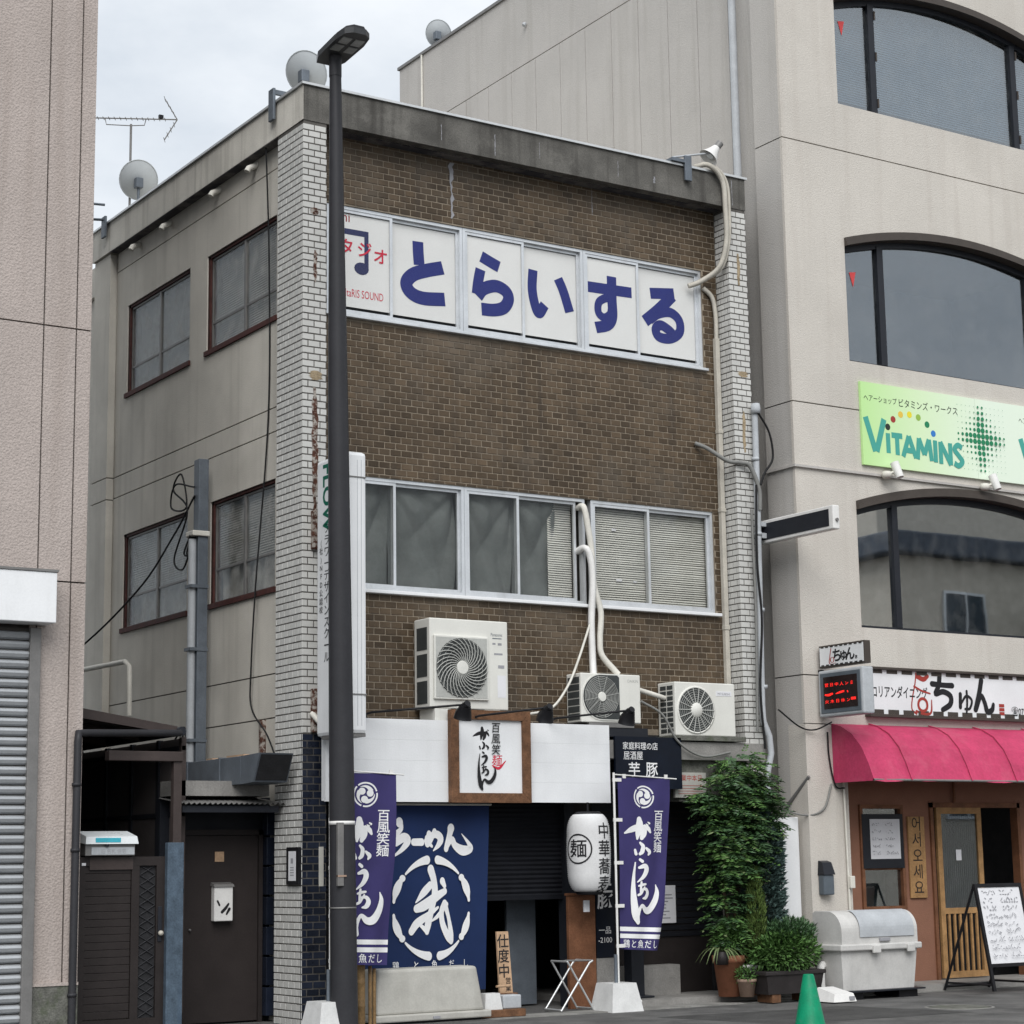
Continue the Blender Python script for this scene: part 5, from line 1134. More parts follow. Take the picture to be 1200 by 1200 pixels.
# ------------------------------------------------------------------ banners and flags
def sheet(fn, nu, nv):
    g = MB(); vs = [fn(i/nu, j/nv, 0) for j in range(nv+1) for i in range(nu+1)]
    return g.add(vs, [(j*(nu+1)+i, j*(nu+1)+i+1, (j+1)*(nu+1)+i+1, (j+1)*(nu+1)+i) for j in range(nv) for i in range(nu)], True)
Bn = thing('navy_banner', (1.5, 0, .3), 'large navy cloth banner with white ramen calligraphy hung under the signboard', 'banner')
def ban(u, v, w_=0):   # u 0..1 over 1.5 m, v 0..1 upward
    wv = .016*math.sin(9*u+1.5*v)*(1-v*.6)+.012*math.sin(3.1*u-2+2*v)+.012*abs(math.sin(4*u+2.2*v+.4))+.008*abs(math.sin(7*(1-u)*(1.1-v)+1))
    return (.72+1.50*u-(.05*(1-v))*(u > .5)*(u-.5)*2, .02+wv-w_, .27+1.88*v+.012*math.sin(5*u)*(v < .05))
sheet(ban, 70, 60).build('cloth', 'banner_navy', Bn)
MB().tube([(.7, .03, 2.155), (2.25, .03, 2.155)], .012, 8).build('rod', 'pvc_white', Bn)
# banner drawing in photo-zoom units (900x1200 over 150x200 px) -> u,v
def bmap(x, y): return (((1.085+(x-160)*.00172)-.72)/1.5, (2.131-y*.00149*1.0-.27)/1.88)
def bstroke(k, st, n=6):
    k.stroke([(*bmap(x, y), w_*.00122) for x, y, w_ in st], n)
k = Ink(ban, maxlen=.03); k.w = .003; 
for n_, st in enumerate(([(190,108,46),(202,150,24),(168,190,32),(160,238,34)], [(165,246,34),(215,212,42),(246,232,40),(205,290,24),(137,346,6)], [(285,243,32),(345,243,34)],
           [(398,186,30),(388,235,28),(418,272,14)], [(438,170,28),(410,232,24),(384,262,24),(372,232,20)], [(380,214,24),(448,190,34),(482,220,40),(466,262,28),(428,302,6)],
           [(556,150,44),(548,190,34),(522,290,30)], [(520,286,24),(562,226,30),(586,268,34),(640,302,46),(694,292,34),(680,252,20),(632,188,4)],
           [(396,538,44),(345,588,44),(292,652,8)], [(404,432,56),(424,500,50),(430,590,52),(402,700,46),(374,800,50),(366,852,32)], [(366,850,30),(330,812,22),(310,800,14)],
           [(296,694,44),(350,672,58),(430,622,52),(508,580,36)], [(262,846,42),(300,792,48),(372,742,38),(452,688,14)], [(490,512,44),(506,544,28)],
           [(504,664,44),(478,720,42),(484,800,46),(520,880,50),(548,916,42)], [(508,676,40),(532,760,30),(548,860,42),(552,912,36)], [(520,668,26),(452,742,26),(390,786,6)])): bstroke(k, st if n_ < 8 else [(a_, b_, c_*.82) for a_, b_, c_ in st])
for sx_ in (-1, 1):
    for sy_ in (-1, 1):
        for a0, a1 in ((82, 45), (38, 8)):
            pts = []
            for i in range(9):
                a = R(a0+(a1-a0)*i/8); q = i/8
                wd = 40*(1-.72*q) if a0 > 60 else 16+28*math.sin(PI*min(1, q*1.1))
                pts.append((415+sx_*272*math.cos(a), 690-sy_*328*math.sin(a), wd))
            bstroke(k, pts, 2)
            e = pts[0]; k.disc(*bmap(e[0], e[1]), 22*.00165/1.6, 22*.00165/1.6*.85)
for ch, x in (('鶏', 165), ('と', 300), ('魚', 425), ('だ', 555), ('し', 670)): k.text(ch, *bmap(x-10, 1098), .052, .004)
k.build('print_white', Bn)
def flag(lab, px, py, x_dir, base_z, seed, side=1, drape=1.):
    t_ = thing('banner_flag', (px, py, 0), lab, 'flag', 'tall purple banner flags'); W_, H_ = .70, 1.80
    def fn(u, v, w_=0):
        s_ = 1-v
        wv = (.04*math.sin(5*u+4.2*v+seed)+.025*math.sin(11*u-6*v+seed*2)+.03*abs(math.sin(4*u+5*v+seed)))*(.45+.55*drape)*(.25+.75*u)*(.35+.65*s_)
        x = px+.05+W_*u*(1-.30*drape*s_*s_) ; z = base_z+H_*v-.03*u*s_
        return (x, py+wv-w_+x_dir*u, z)
    sheet(fn, 24, 60).build('cloth', 'flag_purple', t_)
    MB().tube([(px, py, .16), (px, py, base_z+H_+.05)], .013, 10).build('pole', 'plastic_white', t_)
    MB().tube([(px, py, base_z+H_+.03), (px+.84, py+x_dir, base_z+H_-.01)], .007, 8).build('cross_rod', 'plastic_white', t_)
    for v in (.985, .75, .5, .25, .02): 
        p = fn(0, v); MB().box(px-.015, p[0]+.045, py-.008, py+.008, p[2]-.018, p[2]+.018).build('loop', 'plastic_white', t_)
    for u in (.12, .92): p = fn(u, 1); MB().box(p[0]-.02, p[0]+.02, p[1]-.006, p[1]+.006, p[2]-.01, p[2]+.035).build('loop', 'plastic_white', t_)
    fi = lambda u, v, w_: fn(u, v/3., w_)
    k = Ink(fi, maxlen=.07); cx, cy, r_ = .50, 2.66, .17
    for q in range(3):
        a0 = q*2*PI/3+.3
        k.stroke([(cx+r_*1.1*math.cos(a0+1.95*i/12), cy+r_*1.1*math.sin(a0+1.95*i/12), .026) for i in range(13)], 2, True)
        hx, hy = cx+r_*.46*math.cos(a0), cy+r_*.46*math.sin(a0); k.disc(hx, hy, r_*.33, None, 18)
        pts = []
        for i in range(10):
            qq = i/9; a = a0+.25+qq*1.65; rr = r_*(.60+.27*qq); pts.append((cx+rr*math.cos(a), cy+rr*math.sin(a), r_*.46*(1-qq)**.9+.003))
        k.stroke(pts, 2, True)
    for st in GAFU: k.stroke([((u-480)*.00235+.47, (640-v)*.0024+1.36, w_*.0026) for u, v, w_ in st])
    k.build('print_white', t_)
    k = Ink(lambda u, v, w_: fn(u, v/3., w_), maxlen=.1)
    k.vtext('百風笑麺', .80, 2.26, .20, .185, .008); 
    for i, ch in enumerate('鶏と魚だし'): k.text(ch, .16+i*.17, .045, .15, .006)
    k.build('print_white', t_)
    k = Ink(fn, maxlen=.06); k.rect(.0, 1, .105, .13); k.rect(.0, 1, .065, .09); k.build('print_white', t_, 'stripe')
    return t_
def flagbase(x, y, lab, s_=.15):
    t_ = thing('flag_base', (x, y, 0), lab, 'flag base', 'concrete flag bases')
    MB().hexa([(x-s_*1.35,y-s_*1.35,0),(x+s_*1.35,y-s_*1.35,0),(x+s_*1.35,y+s_*1.35,0),(x-s_*1.35,y+s_*1.35,0),(x-s_,y-s_,.29),(x+s_,y-s_,.29),(x+s_,y+s_,.29),(x-s_,y+s_,.29)]).build('block', 'polytank', t_)
    MB().tube([(x, y, .28), (x, y, .58)], .02, 10).build('socket', 'steel_blue', t_)
    MB().tube([(x+s_, y-s_*.5, .09), (x+s_*1.75, y-s_*.5, .09)], .018, 8).build('cap', 'plastic_white', t_)
flag('tall purple banner flag beside the plants and the lantern', 3.47, -.5, 0, .63, 1.0)
flag('tall purple banner flag half hidden by the street lamp pole', -.13, -.86, .05, .62, 2.3, drape=.45)
flagbase(3.44, -.5, 'white weighted base of the purple flag by the folding stand')
flagbase(-.17, -.90, 'white weighted base of the purple flag at the foot of the lamp pole')

# ------------------------------------------------------------------ lantern and shop front things
Ln = thing('paper_lantern', (3.26, -.3, 1.2), 'long white paper lantern with black characters hung under the signboard', 'lantern')
cx, cy, RL = 3.262, -.3, .235
def lprof(z):     # radius at height 1.23..2.05
    t_ = (z-1.23)/.82; e_ = min(t_, 1-t_)
    return RL*((.55+.42*math.sqrt(max(0, 1-(1-min(1, e_/.24))**2))) if e_ < .24 else .97+.03*math.sin(PI*(t_-.24)/.52))
prof_ = []; n = 84
for i in range(n+1):
    z = 1.23+.82*i/n; prof_.append((lprof(z)+(.0045 if i % 2 else -.003), z))
MB().lathe(prof_, (cx, cy, 0), 40).build('paper_body', 'lantern_paper', Ln)
MB().lathe([(0, 2.07), (.13, 2.07), (.15, 2.05), (.15, 2.03), (.1, 2.03)], (cx, cy, 0), 24).build('top_ring', 'black_metal', Ln)
MB().lathe([(.0, 1.20), (.13, 1.20), (.145, 1.215), (.145, 1.24), (.1, 1.24)], (cx, cy, 0), 24).build('bottom_ring', 'black_metal', Ln)
MB().tube([(cx, cy, 2.07), (cx, cy, 2.17)], .012, 8).build('hook', 'black_metal', Ln)
va = math.atan2(CAMP.y-cy, CAMP.x-cx)
def lfn(off): return lambda u, v, w_=0: (cx+(lprof(v)+.004+w_)*math.cos(va+off+u/RL), cy+(lprof(v)+.004+w_)*math.sin(va+off+u/RL), v)
k = Ink(lfn(-.50), maxlen=.03); k.text('麺', .0, 1.61, .20, .010, sx=1.05); k.stroke([(.15*math.cos(2*PI*i/24), 1.68+.15*math.sin(2*PI*i/24), .016) for i in range(25)], 2); k.build('print_black', Ln)
k = Ink(lfn(.82), maxlen=.03); k.vtext('中華蕎麦', 0, 1.80, .18, .185, .008); k.build('print_black', Ln)
Wp = MB().box(3.25, 3.60, .08, .13, .0, 1.19, .004).build('wooden_partition', 'wood_red', None, 'reddish wooden panel standing below the paper lantern', 'panel')
MB().box(3.24, 3.61, .07, .14, 1.19, 1.215).build('cap', 'wood_red', Wp)
MB().box(3.26, 3.33, -.20, -.18, 1.02, 1.14).build('switch_plate', 'paper', None, 'small white switch plate under the paper lantern', 'plate')
Mu = thing('dark_menu_board', (3.72, .1, .5), 'dark green menu board with white brush characters beside the lantern', 'sign')
MB().box(3.615, 3.85, .09, .12, .52, 1.64).build('board', 'navy_sign', Mu)
k = Ink(planeY(0, .09, 0)); k.text('塩', 3.73, 1.30, .20, .016); k.text('豚', 3.74, 1.06, .22, .018); k.text('一品', 3.73, .78, .085, .006); k.text('-2100', 3.73, .68, .08, .006); k.build('print_white', Mu)
MB().box(3.615, 3.85, .095, .13, .02, .515).build('pale_panel', 'concrete', None, 'pale concrete panel below the dark menu board', 'panel')
St = thing('folding_stand', (3.05, -.2, 0), 'chrome folding luggage stand in front of the shop door', 'stand')
for y in (-.36, -.06):
    MB().tube([(2.83, y, .02), (3.20, y, .50), (3.24, y, .52)], .011, 8).build('leg', 'metal_trim', St); MB().tube([(3.24, y, .02), (2.92, y, .52)], .011, 8).build('leg', 'metal_trim', St)
for x, z in ((3.24, .52), (2.92, .52), (2.83, .03), (3.24, .03)): MB().tube([(x, -.36, z), (x, -.06, z)], .010, 8).build('crossbar', 'metal_trim', St)
for z, x in ((.525, 2.92), (.525, 3.0)): MB().tube([(x, -.30+(x-2.9), z), (x+.3, -.30+(x-2.9), z-.006)], .009, 6).build('strap', 'guide', St)
Wb = thing('wooden_notice', (2.18, -.3, .2), 'pale wooden standing notice with black brush characters by the navy banner', 'sign')
MB().hexa([(2.105,-.32,.22),(2.265,-.32,.22),(2.265,-.295,.22),(2.105,-.295,.22),(2.095,-.29,.85),(2.235,-.29,.85),(2.235,-.265,.85),(2.095,-.265,.85)]).build('board', 'wood_pale', Wb)
MB().box(2.09, 2.30, -.36, -.24, .17, .235, .005).build('base', 'wood_frame', Wb)
fwn = lambda u, v, w_=0: (2.175-u*-1, -.32+(v-.22)/.63*.03-w_-.001, v)
k = Ink(fwn); k.vtext('仕度中', -.01, .70, .145, .15, .010); k.vtext('営業', .035, .33, .07, .075, .004); k.build('print_black', Wb)
MB().hexa([(1.80,-.52,.09),(2.01,-.52,.09),(2.01,-.36,.09),(1.80,-.36,.09),(1.82,-.50,.25),(1.99,-.50,.25),(1.99,-.38,.25),(1.82,-.38,.25)]).build('concrete_block', 'polytank', None, 'rough white concrete block beside the wooden notice', 'block')
MB().box(2.03, 2.25, -.50, -.32, .09, .225, .012).build('concrete_block', 'pvc_grey', None, 'smooth grey concrete block beside the wooden notice', 'block')
MB().box(1.74, 2.27, -.55, -.28, 0.014, .088, .006).build('brick_slab', 'wood_frame', None, 'dark red slab under the two concrete blocks', 'slab')
MB().tube([(2.0, -.42, .31), (2.16, -.42, .31)], .012, 8).build('wooden_peg', 'wood_pale', None, 'short wooden peg above the rough concrete block', 'peg')
# upturned grey planter tub and bamboo
Tb = thing('beige_tub', (1.1, -.6, 0), 'large upturned beige plastic tub in front of the navy banner', 'tub')
MB().hexa([(.50,-.62,.10),(1.735,-.62,.10),(1.735,-.22,.10),(.50,-.22,.10),(.535,-.58,.535),(1.67,-.58,.535),(1.67,-.27,.535),(.535,-.27,.535)]).build('body', 'plastic_beige', Tb)
MB().box(.455, 1.79, -.66, -.18, .035, .105, .014).build('rim', 'plastic_beige', Tb)
MB().box(.52, 1.7, -.60, -.24, .002, .034).build('foot', 'black_metal', Tb)
MB().box(1.11, 1.19, -.668, -.655, .05, .075).build('catch', 'print_grey', Tb)
bmv = [o_ for o_ in Tb.children if o_.name.startswith('body')][0]
md = bmv.modifiers.new('bevel', 'BEVEL'); md.width = .03; md.segments = 3
for x, z, lab in ((.285, .62, 'thick bamboo post at the foot of the lamp pole'), (.385, .585, 'thin bamboo post next to the beige tub'), (.43, .56, 'thinnest bamboo post touching the beige tub')):
    rr = .04 if x < .3 else .018
    g = MB(); zz_ = [0, .2, .21, .22, .42, .43, .44, z]; g.tube([(x, -.70, q) for q in zz_], [rr, rr, rr*1.1, rr, rr, rr*1.1, rr, rr], 12); g.build('bamboo_post', 'bamboo', None, lab, 'post')

# ------------------------------------------------------------------ vertical projecting sign
Vs = thing('vertical_sign', (.2, -.5, 2.8), 'tall white vertical projecting sign with green lettering behind the lamp pole', 'sign')
g = MB().box(.085, .31, -.80, -.14, 2.80, 5.605, .04).build('case', 'sign_face', Vs)
for x in (.20, .245): MB().box(x, x+.004, -.803, -.79, 2.88, 5.52).build('rib', 'pvc_grey', Vs)
for z in (3.18, 5.34): MB().box(.10, .30, -.807, -.79, z, z+.012).build('joint', 'guide', Vs)
MB().box(.10, .30, -.78, -.24, 2.775, 2.81).build('base_cap', 'guide', Vs)
for z in (2.95, 4.9): MB().box(.16, .22, -.22, -.05, z, z+.1).build('arm', 'rust', Vs)
k = Ink(planeX(.085, -.14, 0)); k.text('FLOW', .16, 5.20, .25, .03, rot=-PI/2, align='CENTER'); k.build('print_green', Vs)
k = Ink(planeX(.085, -.14, 0)); k.vtext('フラワーデザインスクール', .235, 4.84, .12, .118, .004); k.vtext('(社)NFD公認校', .12, 4.72, .075, .085, .003); k.build('print_black', Vs)

# ------------------------------------------------------------------ street lamp
Sl = thing('street_lamp', (-.06, -1.0, 0), 'tall dark grey street lamp pole with a flat LED head', 'street lamp')
MB().tube([(-.055, -1.0, 0), (-.09, -1.0, 3.0), (-.12, -1.0, 6), (-.15, -1.0, 9.55)], [.130, .117, .10, .058], 28).build('pole', 'pole_paint', Sl)
MB().tube([(-.15, -1.0, 9.4), (-.15, -1.0, 9.62)], .064, 24).build('collar', 'pole_paint', Sl)
def head(u, v, w_):   # u along the arm (-Y), v across
    return (-.15+v, -.80-u, 9.60+.10*u+w_)
outl = [(0, -.11), (.0, .11), (.12, .155), (.5, .165), (.66, .14), (.72, .07), (.72, -.07), (.66, -.14), (.5, -.165), (.12, -.155)]
MB().prism(outl, head, .06).build('lamp_head', 'lamp_under', Sl)
MB().prism([(a*.96+.01, b*.8) for a, b in outl], lambda u, v, w_: head(u, v, w_+.06), .035).build('lamp_cover', 'pole_paint', Sl)
for u, v in ((.38, -.075), (.38, .075), (.54, -.07), (.54, .07)): MB().prism([(u-.06, v-.05), (u+.06, v-.05), (u+.06, v+.05), (u-.06, v+.05)], lambda a, b, w_: head(a, b, w_-.008), .008).build('lens', 'lamp_lens', Sl)
MB().prism([(.1, .04), (.16, .04), (.16, .09), (.1, .09)], lambda a, b, w_: head(a, b, w_-.006), .006).build('label_plate', 'paper', Sl)
MB().lathe([(.119, 1.92), (.126, 1.92), (.126, 1.955), (.119, 1.955)], (-.08, -1.0, 0), 28).build('white_band', 'plastic_white', Sl)
MB().lathe([(.122, 1.14), (.128, 1.14), (.128, 1.155), (.122, 1.155)], (-.07, -1.0, 0), 28).build('wire_tie', 'guide', Sl)
MB().box(-.19, -.125, -1.125, -1.09, 1.35, 1.94, .004).build('name_plate', 'guide', Sl)
MB().box(-.19, -.10, -1.13, -1.09, 1.435, 1.452).build('tape', 'clay_pale', Sl)
MB().box(-.21, -.16, -.78, -.775, 1.35, 1.72).build('clear_plate', 'plastic_beige', Sl)

# ------------------------------------------------------------------ right-hand pavement things
Gb = thing('grey_bin', (6.75, -.75, 0), 'large grey plastic waste bin with rounded hinged lid by the beige pillar', 'bin')
x0, x1, y0, y1 = 6.14, 7.28, -1.0, -.55
MB().hexa([(x0+.04,y0+.03,.10),(x1-.04,y0+.03,.10),(x1-.04,y1,.10),(x0+.04,y1,.10),(x0,y0,.53),(x1,y0,.53),(x1,y1,.53),(x0,y1,.53)]).build('body', 'plastic_grey', Gb)
MB().box(x0-.04, x1+.04, y0-.05, y1+.02, .53, .60, .014).build('rim', 'plastic_grey', Gb)
arcp = [(y0+.20-.22*math.cos(a_), .745+.215*math.sin(a_)) for a_ in [R(90-i_*9) for i_ in range(11)]]
pf = [(y1, .60), (y1, .94), (y1-.04, .96)]+[(q_[0], q_[1]) for q_ in arcp]+[(y0-.02, .60)]
MB().prism(pf[::-1], lambda u, v, w_: (x0+.0+w_, u, v), x1-x0).build('hood', 'plastic_grey', Gb)
g = MB(); pl = arcp[1:]+[(y0-.021, .665)]
for (ya, za), (yb, zb) in zip(pl[:-1], pl[1:]):
    g.add([(x0+.26, ya-.012, za+.012), (x1-.06, ya-.012, za+.010), (x1-.06, yb-.012, zb+.010), (x0+.26, yb-.012, zb+.010)], [(0, 1, 2, 3)])
g.build('lid', 'pvc_grey', Gb)
for x in (x0+.42, x1-.2): MB().box(x, x+.11, y0-.075, y0-.045, .50, .58, .006).build('latch', 'plastic_grey', Gb)
MB().box(x0+.55, x0+.70, y0-.05, y0-.02, .625, .66, .004).build('handle', 'print_grey', Gb)
MB().box(x0+.45, x1-.2, y0-.018, y0-.005, .735, .75).build('lid_rib', 'plastic_white', Gb)
for x in (x0+.02, x1-.3): MB().box(x, x+.28, y0, y1-.05, .0, .085).build('foot', 'black_metal', Gb)
MB().box(x0+.1, x1+.05, y0-.06, y1, .082, .099).build('pallet', 'frame_dark', Gb)
Wt = thing('white_tray', (5.9, -1.2, 0), 'low white plastic lid lying on the ground beside the grey bin', 'lid')
MB().hexa([(5.72,-1.32,.015),(6.05,-1.32,.015),(6.05,-.98,.015),(5.72,-.98,.015),(5.76,-1.29,.10),(6.03,-1.29,.10),(6.0,-1.0,.16),(5.78,-1.0,.16)]).build('shell', 'plastic_white', Wt)
MB().box(5.95, 6.02, -1.325, -1.31, .03, .07).build('recess', 'print_grey', Wt)
MB().tube([(6.08, -.72, .02), (6.08, -.72, .27), (6.1, -.7, .35), (6.16, -.68, .38)], .045, 10).build('white_pipe', 'plastic_white', None, 'bent white plastic pipe at the left side of the grey bin', 'pipe')
Af = thing('a_frame_board', (8.4, -1.3, 0), 'black A-frame stand with a white handwritten menu board', 'sign')
def leanf(u, v, w_=0): return (8.04+u, -1.42+v*.22-w_, .03+v*1.20)
def bar(a, b, wd=.03, d=.03):
    g = MB(); a, b = Vector(a), Vector(b); return g.tube([tuple(a), tuple(b)], wd/2*1.2, 4, smooth=False)
g = MB()
for u0, u1, v0, v1 in ((0, .04, 0, 1), (.72, .76, 0, 1), (.04, .72, .965, 1), (.04, .72, .22, .25)):
    p = [leanf(u0, v0, 0), leanf(u1, v0, 0), leanf(u1, v0, -.03), leanf(u0, v0, -.03), leanf(u0, v1, 0), leanf(u1, v1, 0), leanf(u1, v1, -.03), leanf(u0, v1, -.03)]
    MB().hexa(p).build('frame_bar', 'black_metal', Af)
p = [leanf(.042, .252, -.01), leanf(.718, .252, -.01), leanf(.718, .252, -.02), leanf(.042, .252, -.02), leanf(.042, .963, -.01), leanf(.718, .963, -.01), leanf(.718, .963, -.02), leanf(.042, .963, -.02)]
MB().hexa(p).build('board', 'paper', Af)
for x in (8.06, 8.78): bar((x, -1.17, 1.22), (x, -.62, .02), .035).build('rear_leg', 'black_metal', Af)
bar((8.06, -.64, .06), (8.78, -.64, .06), .03).build('crossbar', 'black_metal', Af)
for x in (8.06, 8.78): bar((x, -1.40, .10), (x, -.66, .10), .02).build('side_bar', 'black_metal', Af)
k = scrawl(lambda u, v, w_=0: leanf(u, v, w_-.009), 9, 2, .09, .68, .30, .95, .009, 5); k.build('print_grey', Af, 'handwriting', k='stuff')
Cn = thing('green_cone', (2.1, -5, 0), 'bright green traffic cone on the road', 'traffic cone')
MB().lathe([(0, .565), (.04, .565), (.047, .555), (.150, .04), (.155, .03)], (2.42, -4.72, 0), 28).build('body', 'cone_green', Cn)
MB().box(2.22, 2.62, -4.92, -4.52, .0, .032, .01).build('base', 'cone_green', Cn)
Mh = MB().lathe([(0, .006), (.30, .006), (.31, .0)], (6.3, -2.6, 0), 32, False).build('manhole_cover', 'concrete_old', None, 'round manhole cover in the road before the restaurant', 'manhole cover')
MB().lathe([(.33, .004), (.345, .006), (.36, .001)], (6.3, -2.6, 0), 32, False).build('ring', 'kerb', Mh)
MB().box(5.99, 6.36, -.12, -.05, .08, 2.02, .01).build('white_hoarding', 'white_board', None, 'tall white panel standing between the plants and the beige building', 'panel')

# ------------------------------------------------------------------ plants
def leaves(name, m, parent, items, k='stuff'):
    # items: (centre, direction, normal, length, width)
    vs, fs = [], []
    for c, d, nn, l, wd in items:
        s_ = d.cross(nn)
        if s_.length < 1e-4: s_ = Vector((1, 0, 0))
        s_.normalize(); nn = s_.cross(d); b = len(vs)
        vs += [tuple(c), tuple(c+d*l*.45+s_*wd/2-nn*l*.02), tuple(c+d*l-nn*l*.14), tuple(c+d*l*.45-s_*wd/2-nn*l*.02), tuple(c+d*l*.5+nn*l*.05)]
        fs += [(b, b+1, b+4), (b+1, b+2, b+4), (b+2, b+3, b+4), (b+3, b, b+4)]
    g = MB(); g.add(vs, fs); return g.build(name, m, parent, k='stuff')
rg = random.Random(11)
def rv(): return Vector((rg.uniform(-1, 1), rg.uniform(-1, 1), rg.uniform(-1, 1)))
def frond(items, p, d, L_, nl, ll, wd):     # compound leaf: rachis with paired leaflets
    d = d.normalized(); side = d.cross(Vector((0, 0, 1)))
    if side.length < .05: side = Vector((1, 0, 0))
    side.normalize(); up = side.cross(d)
    for i in range(nl):
        q = (i+1)/nl; c = p+d*L_*q+Vector((0, 0, -.22*L_*q*q))
        for s_ in (1, -1):
            dd = (d*.55+side*s_*.85+rv()*.18).normalized(); items.append((c, dd, (up+rv()*.4).normalized(), ll*(1.15-.5*abs(q-.4)), wd))
# climbing shrub: crowded fronds over an irregular column
Vn = thing('climbing_shrub', (5.2, -.25, .3), 'tall leafy green shrub climbing the shop front beside the right pillar', 'shrub')
clumps = [(5.2+(x_-5.22)*.86-(.10 if z_ < 2.0 and x_ > 5.3 else 0), y_, z_, r0_*.84) for x_, y_, z_, r0_ in [(5.42,-.35,2.55,.30),(5.62,-.32,2.40,.26),(5.15,-.38,2.34,.30),(5.35,-.42,2.14,.36),(5.05,-.36,2.02,.32),(5.62,-.40,2.05,.30),(5.78,-.36,1.92,.20),(5.2,-.42,1.76,.36),(5.48,-.44,1.70,.36),(5.02,-.36,1.60,.26),(5.12,-.4,1.32,.32),(5.20,-.42,1.45,.26),(5.08,-.38,1.0,.28),(5.1,-.36,.78,.24),(4.88,-.36,2.22,.18),(5.80,-.34,2.16,.13)]]
its, its2 = [], []
for x, y, z, r_ in clumps:
    for i in range(int(330*r_)):
        o_ = rv()
        if o_.length > 1: o_.normalize()
        p = Vector((x, y, z))+Vector((o_.x*r_*.8, o_.y*r_*.75, o_.z*r_*.8)); d = Vector((o_.x+rg.uniform(-.3, .3), o_.y-.35, rg.uniform(-.35, .25)))
        frond(its2 if rg.random() < .42 else its, p, d, rg.uniform(.10, .20), rg.randint(3, 7), rg.uniform(.05, .12), rg.uniform(.022, .038))
its3 = its2[::9]; del its2[::9]
leaves('foliage', 'leaf_dark', Vn, its); leaves('foliage', 'leaf_mid', Vn, its2); leaves('foliage', 'leaf_pale', Vn, its3)
for pts in ([(5.3, -.3, .3), (5.25, -.28, 1.0), (5.4, -.3, 1.7), (5.4, -.3, 2.4)], [(5.35, -.3, .3), (5.5, -.32, 1.1), (5.6, -.32, 1.8), (5.65, -.3, 2.2)], [(5.25, -.3, .3), (5.08, -.3, 1.2), (5.05, -.3, 2.0)]):
    MB().tube(pts, [.03, .012], 7, curve=4).build('stem', 'stem', Vn)
Bc = thing('blue_conifer', (5.72, -.4, .3), 'bluish green conifer column in front of the tall white panel', 'conifer')
its = []
for i in range(7000):
    z = rg.uniform(.40, 2.05); r_ = .205*min(1, (2.0-z)/.35+.25); a = rg.uniform(0, 2*PI); rr = r_*math.sqrt(rg.uniform(.25, 1)); d = Vector((math.cos(a), math.sin(a), rg.uniform(.0, .9))).normalized()
    its.append((Vector((5.53+rr*math.cos(a), -.45+rr*math.sin(a), z+.03*math.sin(a*5))), d, rv().normalized(), rg.uniform(.05, .10), rg.uniform(.02, .04)))
leaves('foliage', 'leaf_blue', Bc, its); MB().tube([(5.53, -.45, .08), (5.53, -.45, 1.6)], [.03, .01], 8).build('trunk', 'stem', Bc)
Oc = thing('olive_conifer', (5.35, -.55, .3), 'slim yellowish green conifer standing among the pots', 'conifer')
its = []
for i in range(1500):
    z = rg.uniform(.55, 1.42); r_ = .10*min(1, (1.45-z)/.5+.15); a = rg.uniform(0, 2*PI); rr = r_*math.sqrt(rg.uniform(.2, 1)); d = Vector((math.cos(a)*.45, math.sin(a)*.45, 1)).normalized()
    its.append((Vector((5.26+rr*math.cos(a), -.62+rr*math.sin(a), z)), d, rv().normalized(), rg.uniform(.05, .09), rg.uniform(.01, .018)))
leaves('foliage', 'leaf_olive', Oc, its); MB().tube([(5.26, -.62, .08), (5.26, -.62, 1.2)], [.02, .008], 8).build('trunk', 'stem', Oc)
def pot(t_, c, r0, r1, h, m, sq=False):
    MB().lathe([(0, 0), (r0, 0), (r1*.96, h*.82), (r1*1.06, h*.83), (r1*1.08, h), (r1*.95, h), (r1*.9, h*.9), (0, h*.9)], c, 26).build('pot', m, t_)
    MB().lathe([(0, h*.92), (r1*.93, h*.92)], c, 20).build('soil', 'soil', t_)
def bush(t_, c, rx, ry, rz, n, m, l0, l1, wd, up=.3):
    its = []
    for i in range(n):
        o_ = rv()
        while o_.length > 1 or o_.length < .3: o_ = rv()
        p = Vector(c)+Vector((o_.x*rx, o_.y*ry, o_.z*rz)); p += rv()*.02; d = (Vector((o_.x, o_.y, o_.z+up))+rv()*.5).normalized()
        its.append((p, d, (Vector((0, 0, 1))+rv()*.7).normalized(), rg.uniform(l0, l1), rg.uniform(wd*.6, wd)))
    return leaves('foliage', m, t_, its)
P1 = thing('terracotta_pot_plant', (4.98, -.48, .0), 'tall terracotta pot with a green plant at the left end of the pot group', 'potted plant'); pot(P1, (5.02, -.42, .075), .12, .17, .44, 'terracotta')
bush(P1, (5.06, -.45, .68), .19, .16, .20, 1100, 'leaf_mid', .05, .09, .026)
P2 = thing('spider_plant', (4.86, -.46, .4), 'pale arching spider plant leaning from behind the terracotta pot', 'potted plant')
MB().lathe([(0, 0), (.07, 0), (.09, .14), (.08, .14), (0, .12)], (4.86, -.5, .42), 18).build('pot', 'planter_dark', P2)
g = MB()
for i in range(34):
    a = rg.uniform(0, 2*PI); L_ = rg.uniform(.2, .36); pts = []
    for j in range(7):
        q = j/6; rr = L_*q; z = .54+L_*(1.05*q-1.35*q*q); wd = .011*(1-q)**.6+.0006; c = Vector((4.86+rr*math.cos(a), -.5+rr*math.sin(a), z)); s_ = Vector((-math.sin(a), math.cos(a), 0))*wd; pts += [tuple(c+s_), tuple(c-s_)]
    g.add(pts, [(2*j, 2*j+1, 2*j+3, 2*j+2) for j in range(6)], True)
g.build('foliage', 'leaf_pale', P2)
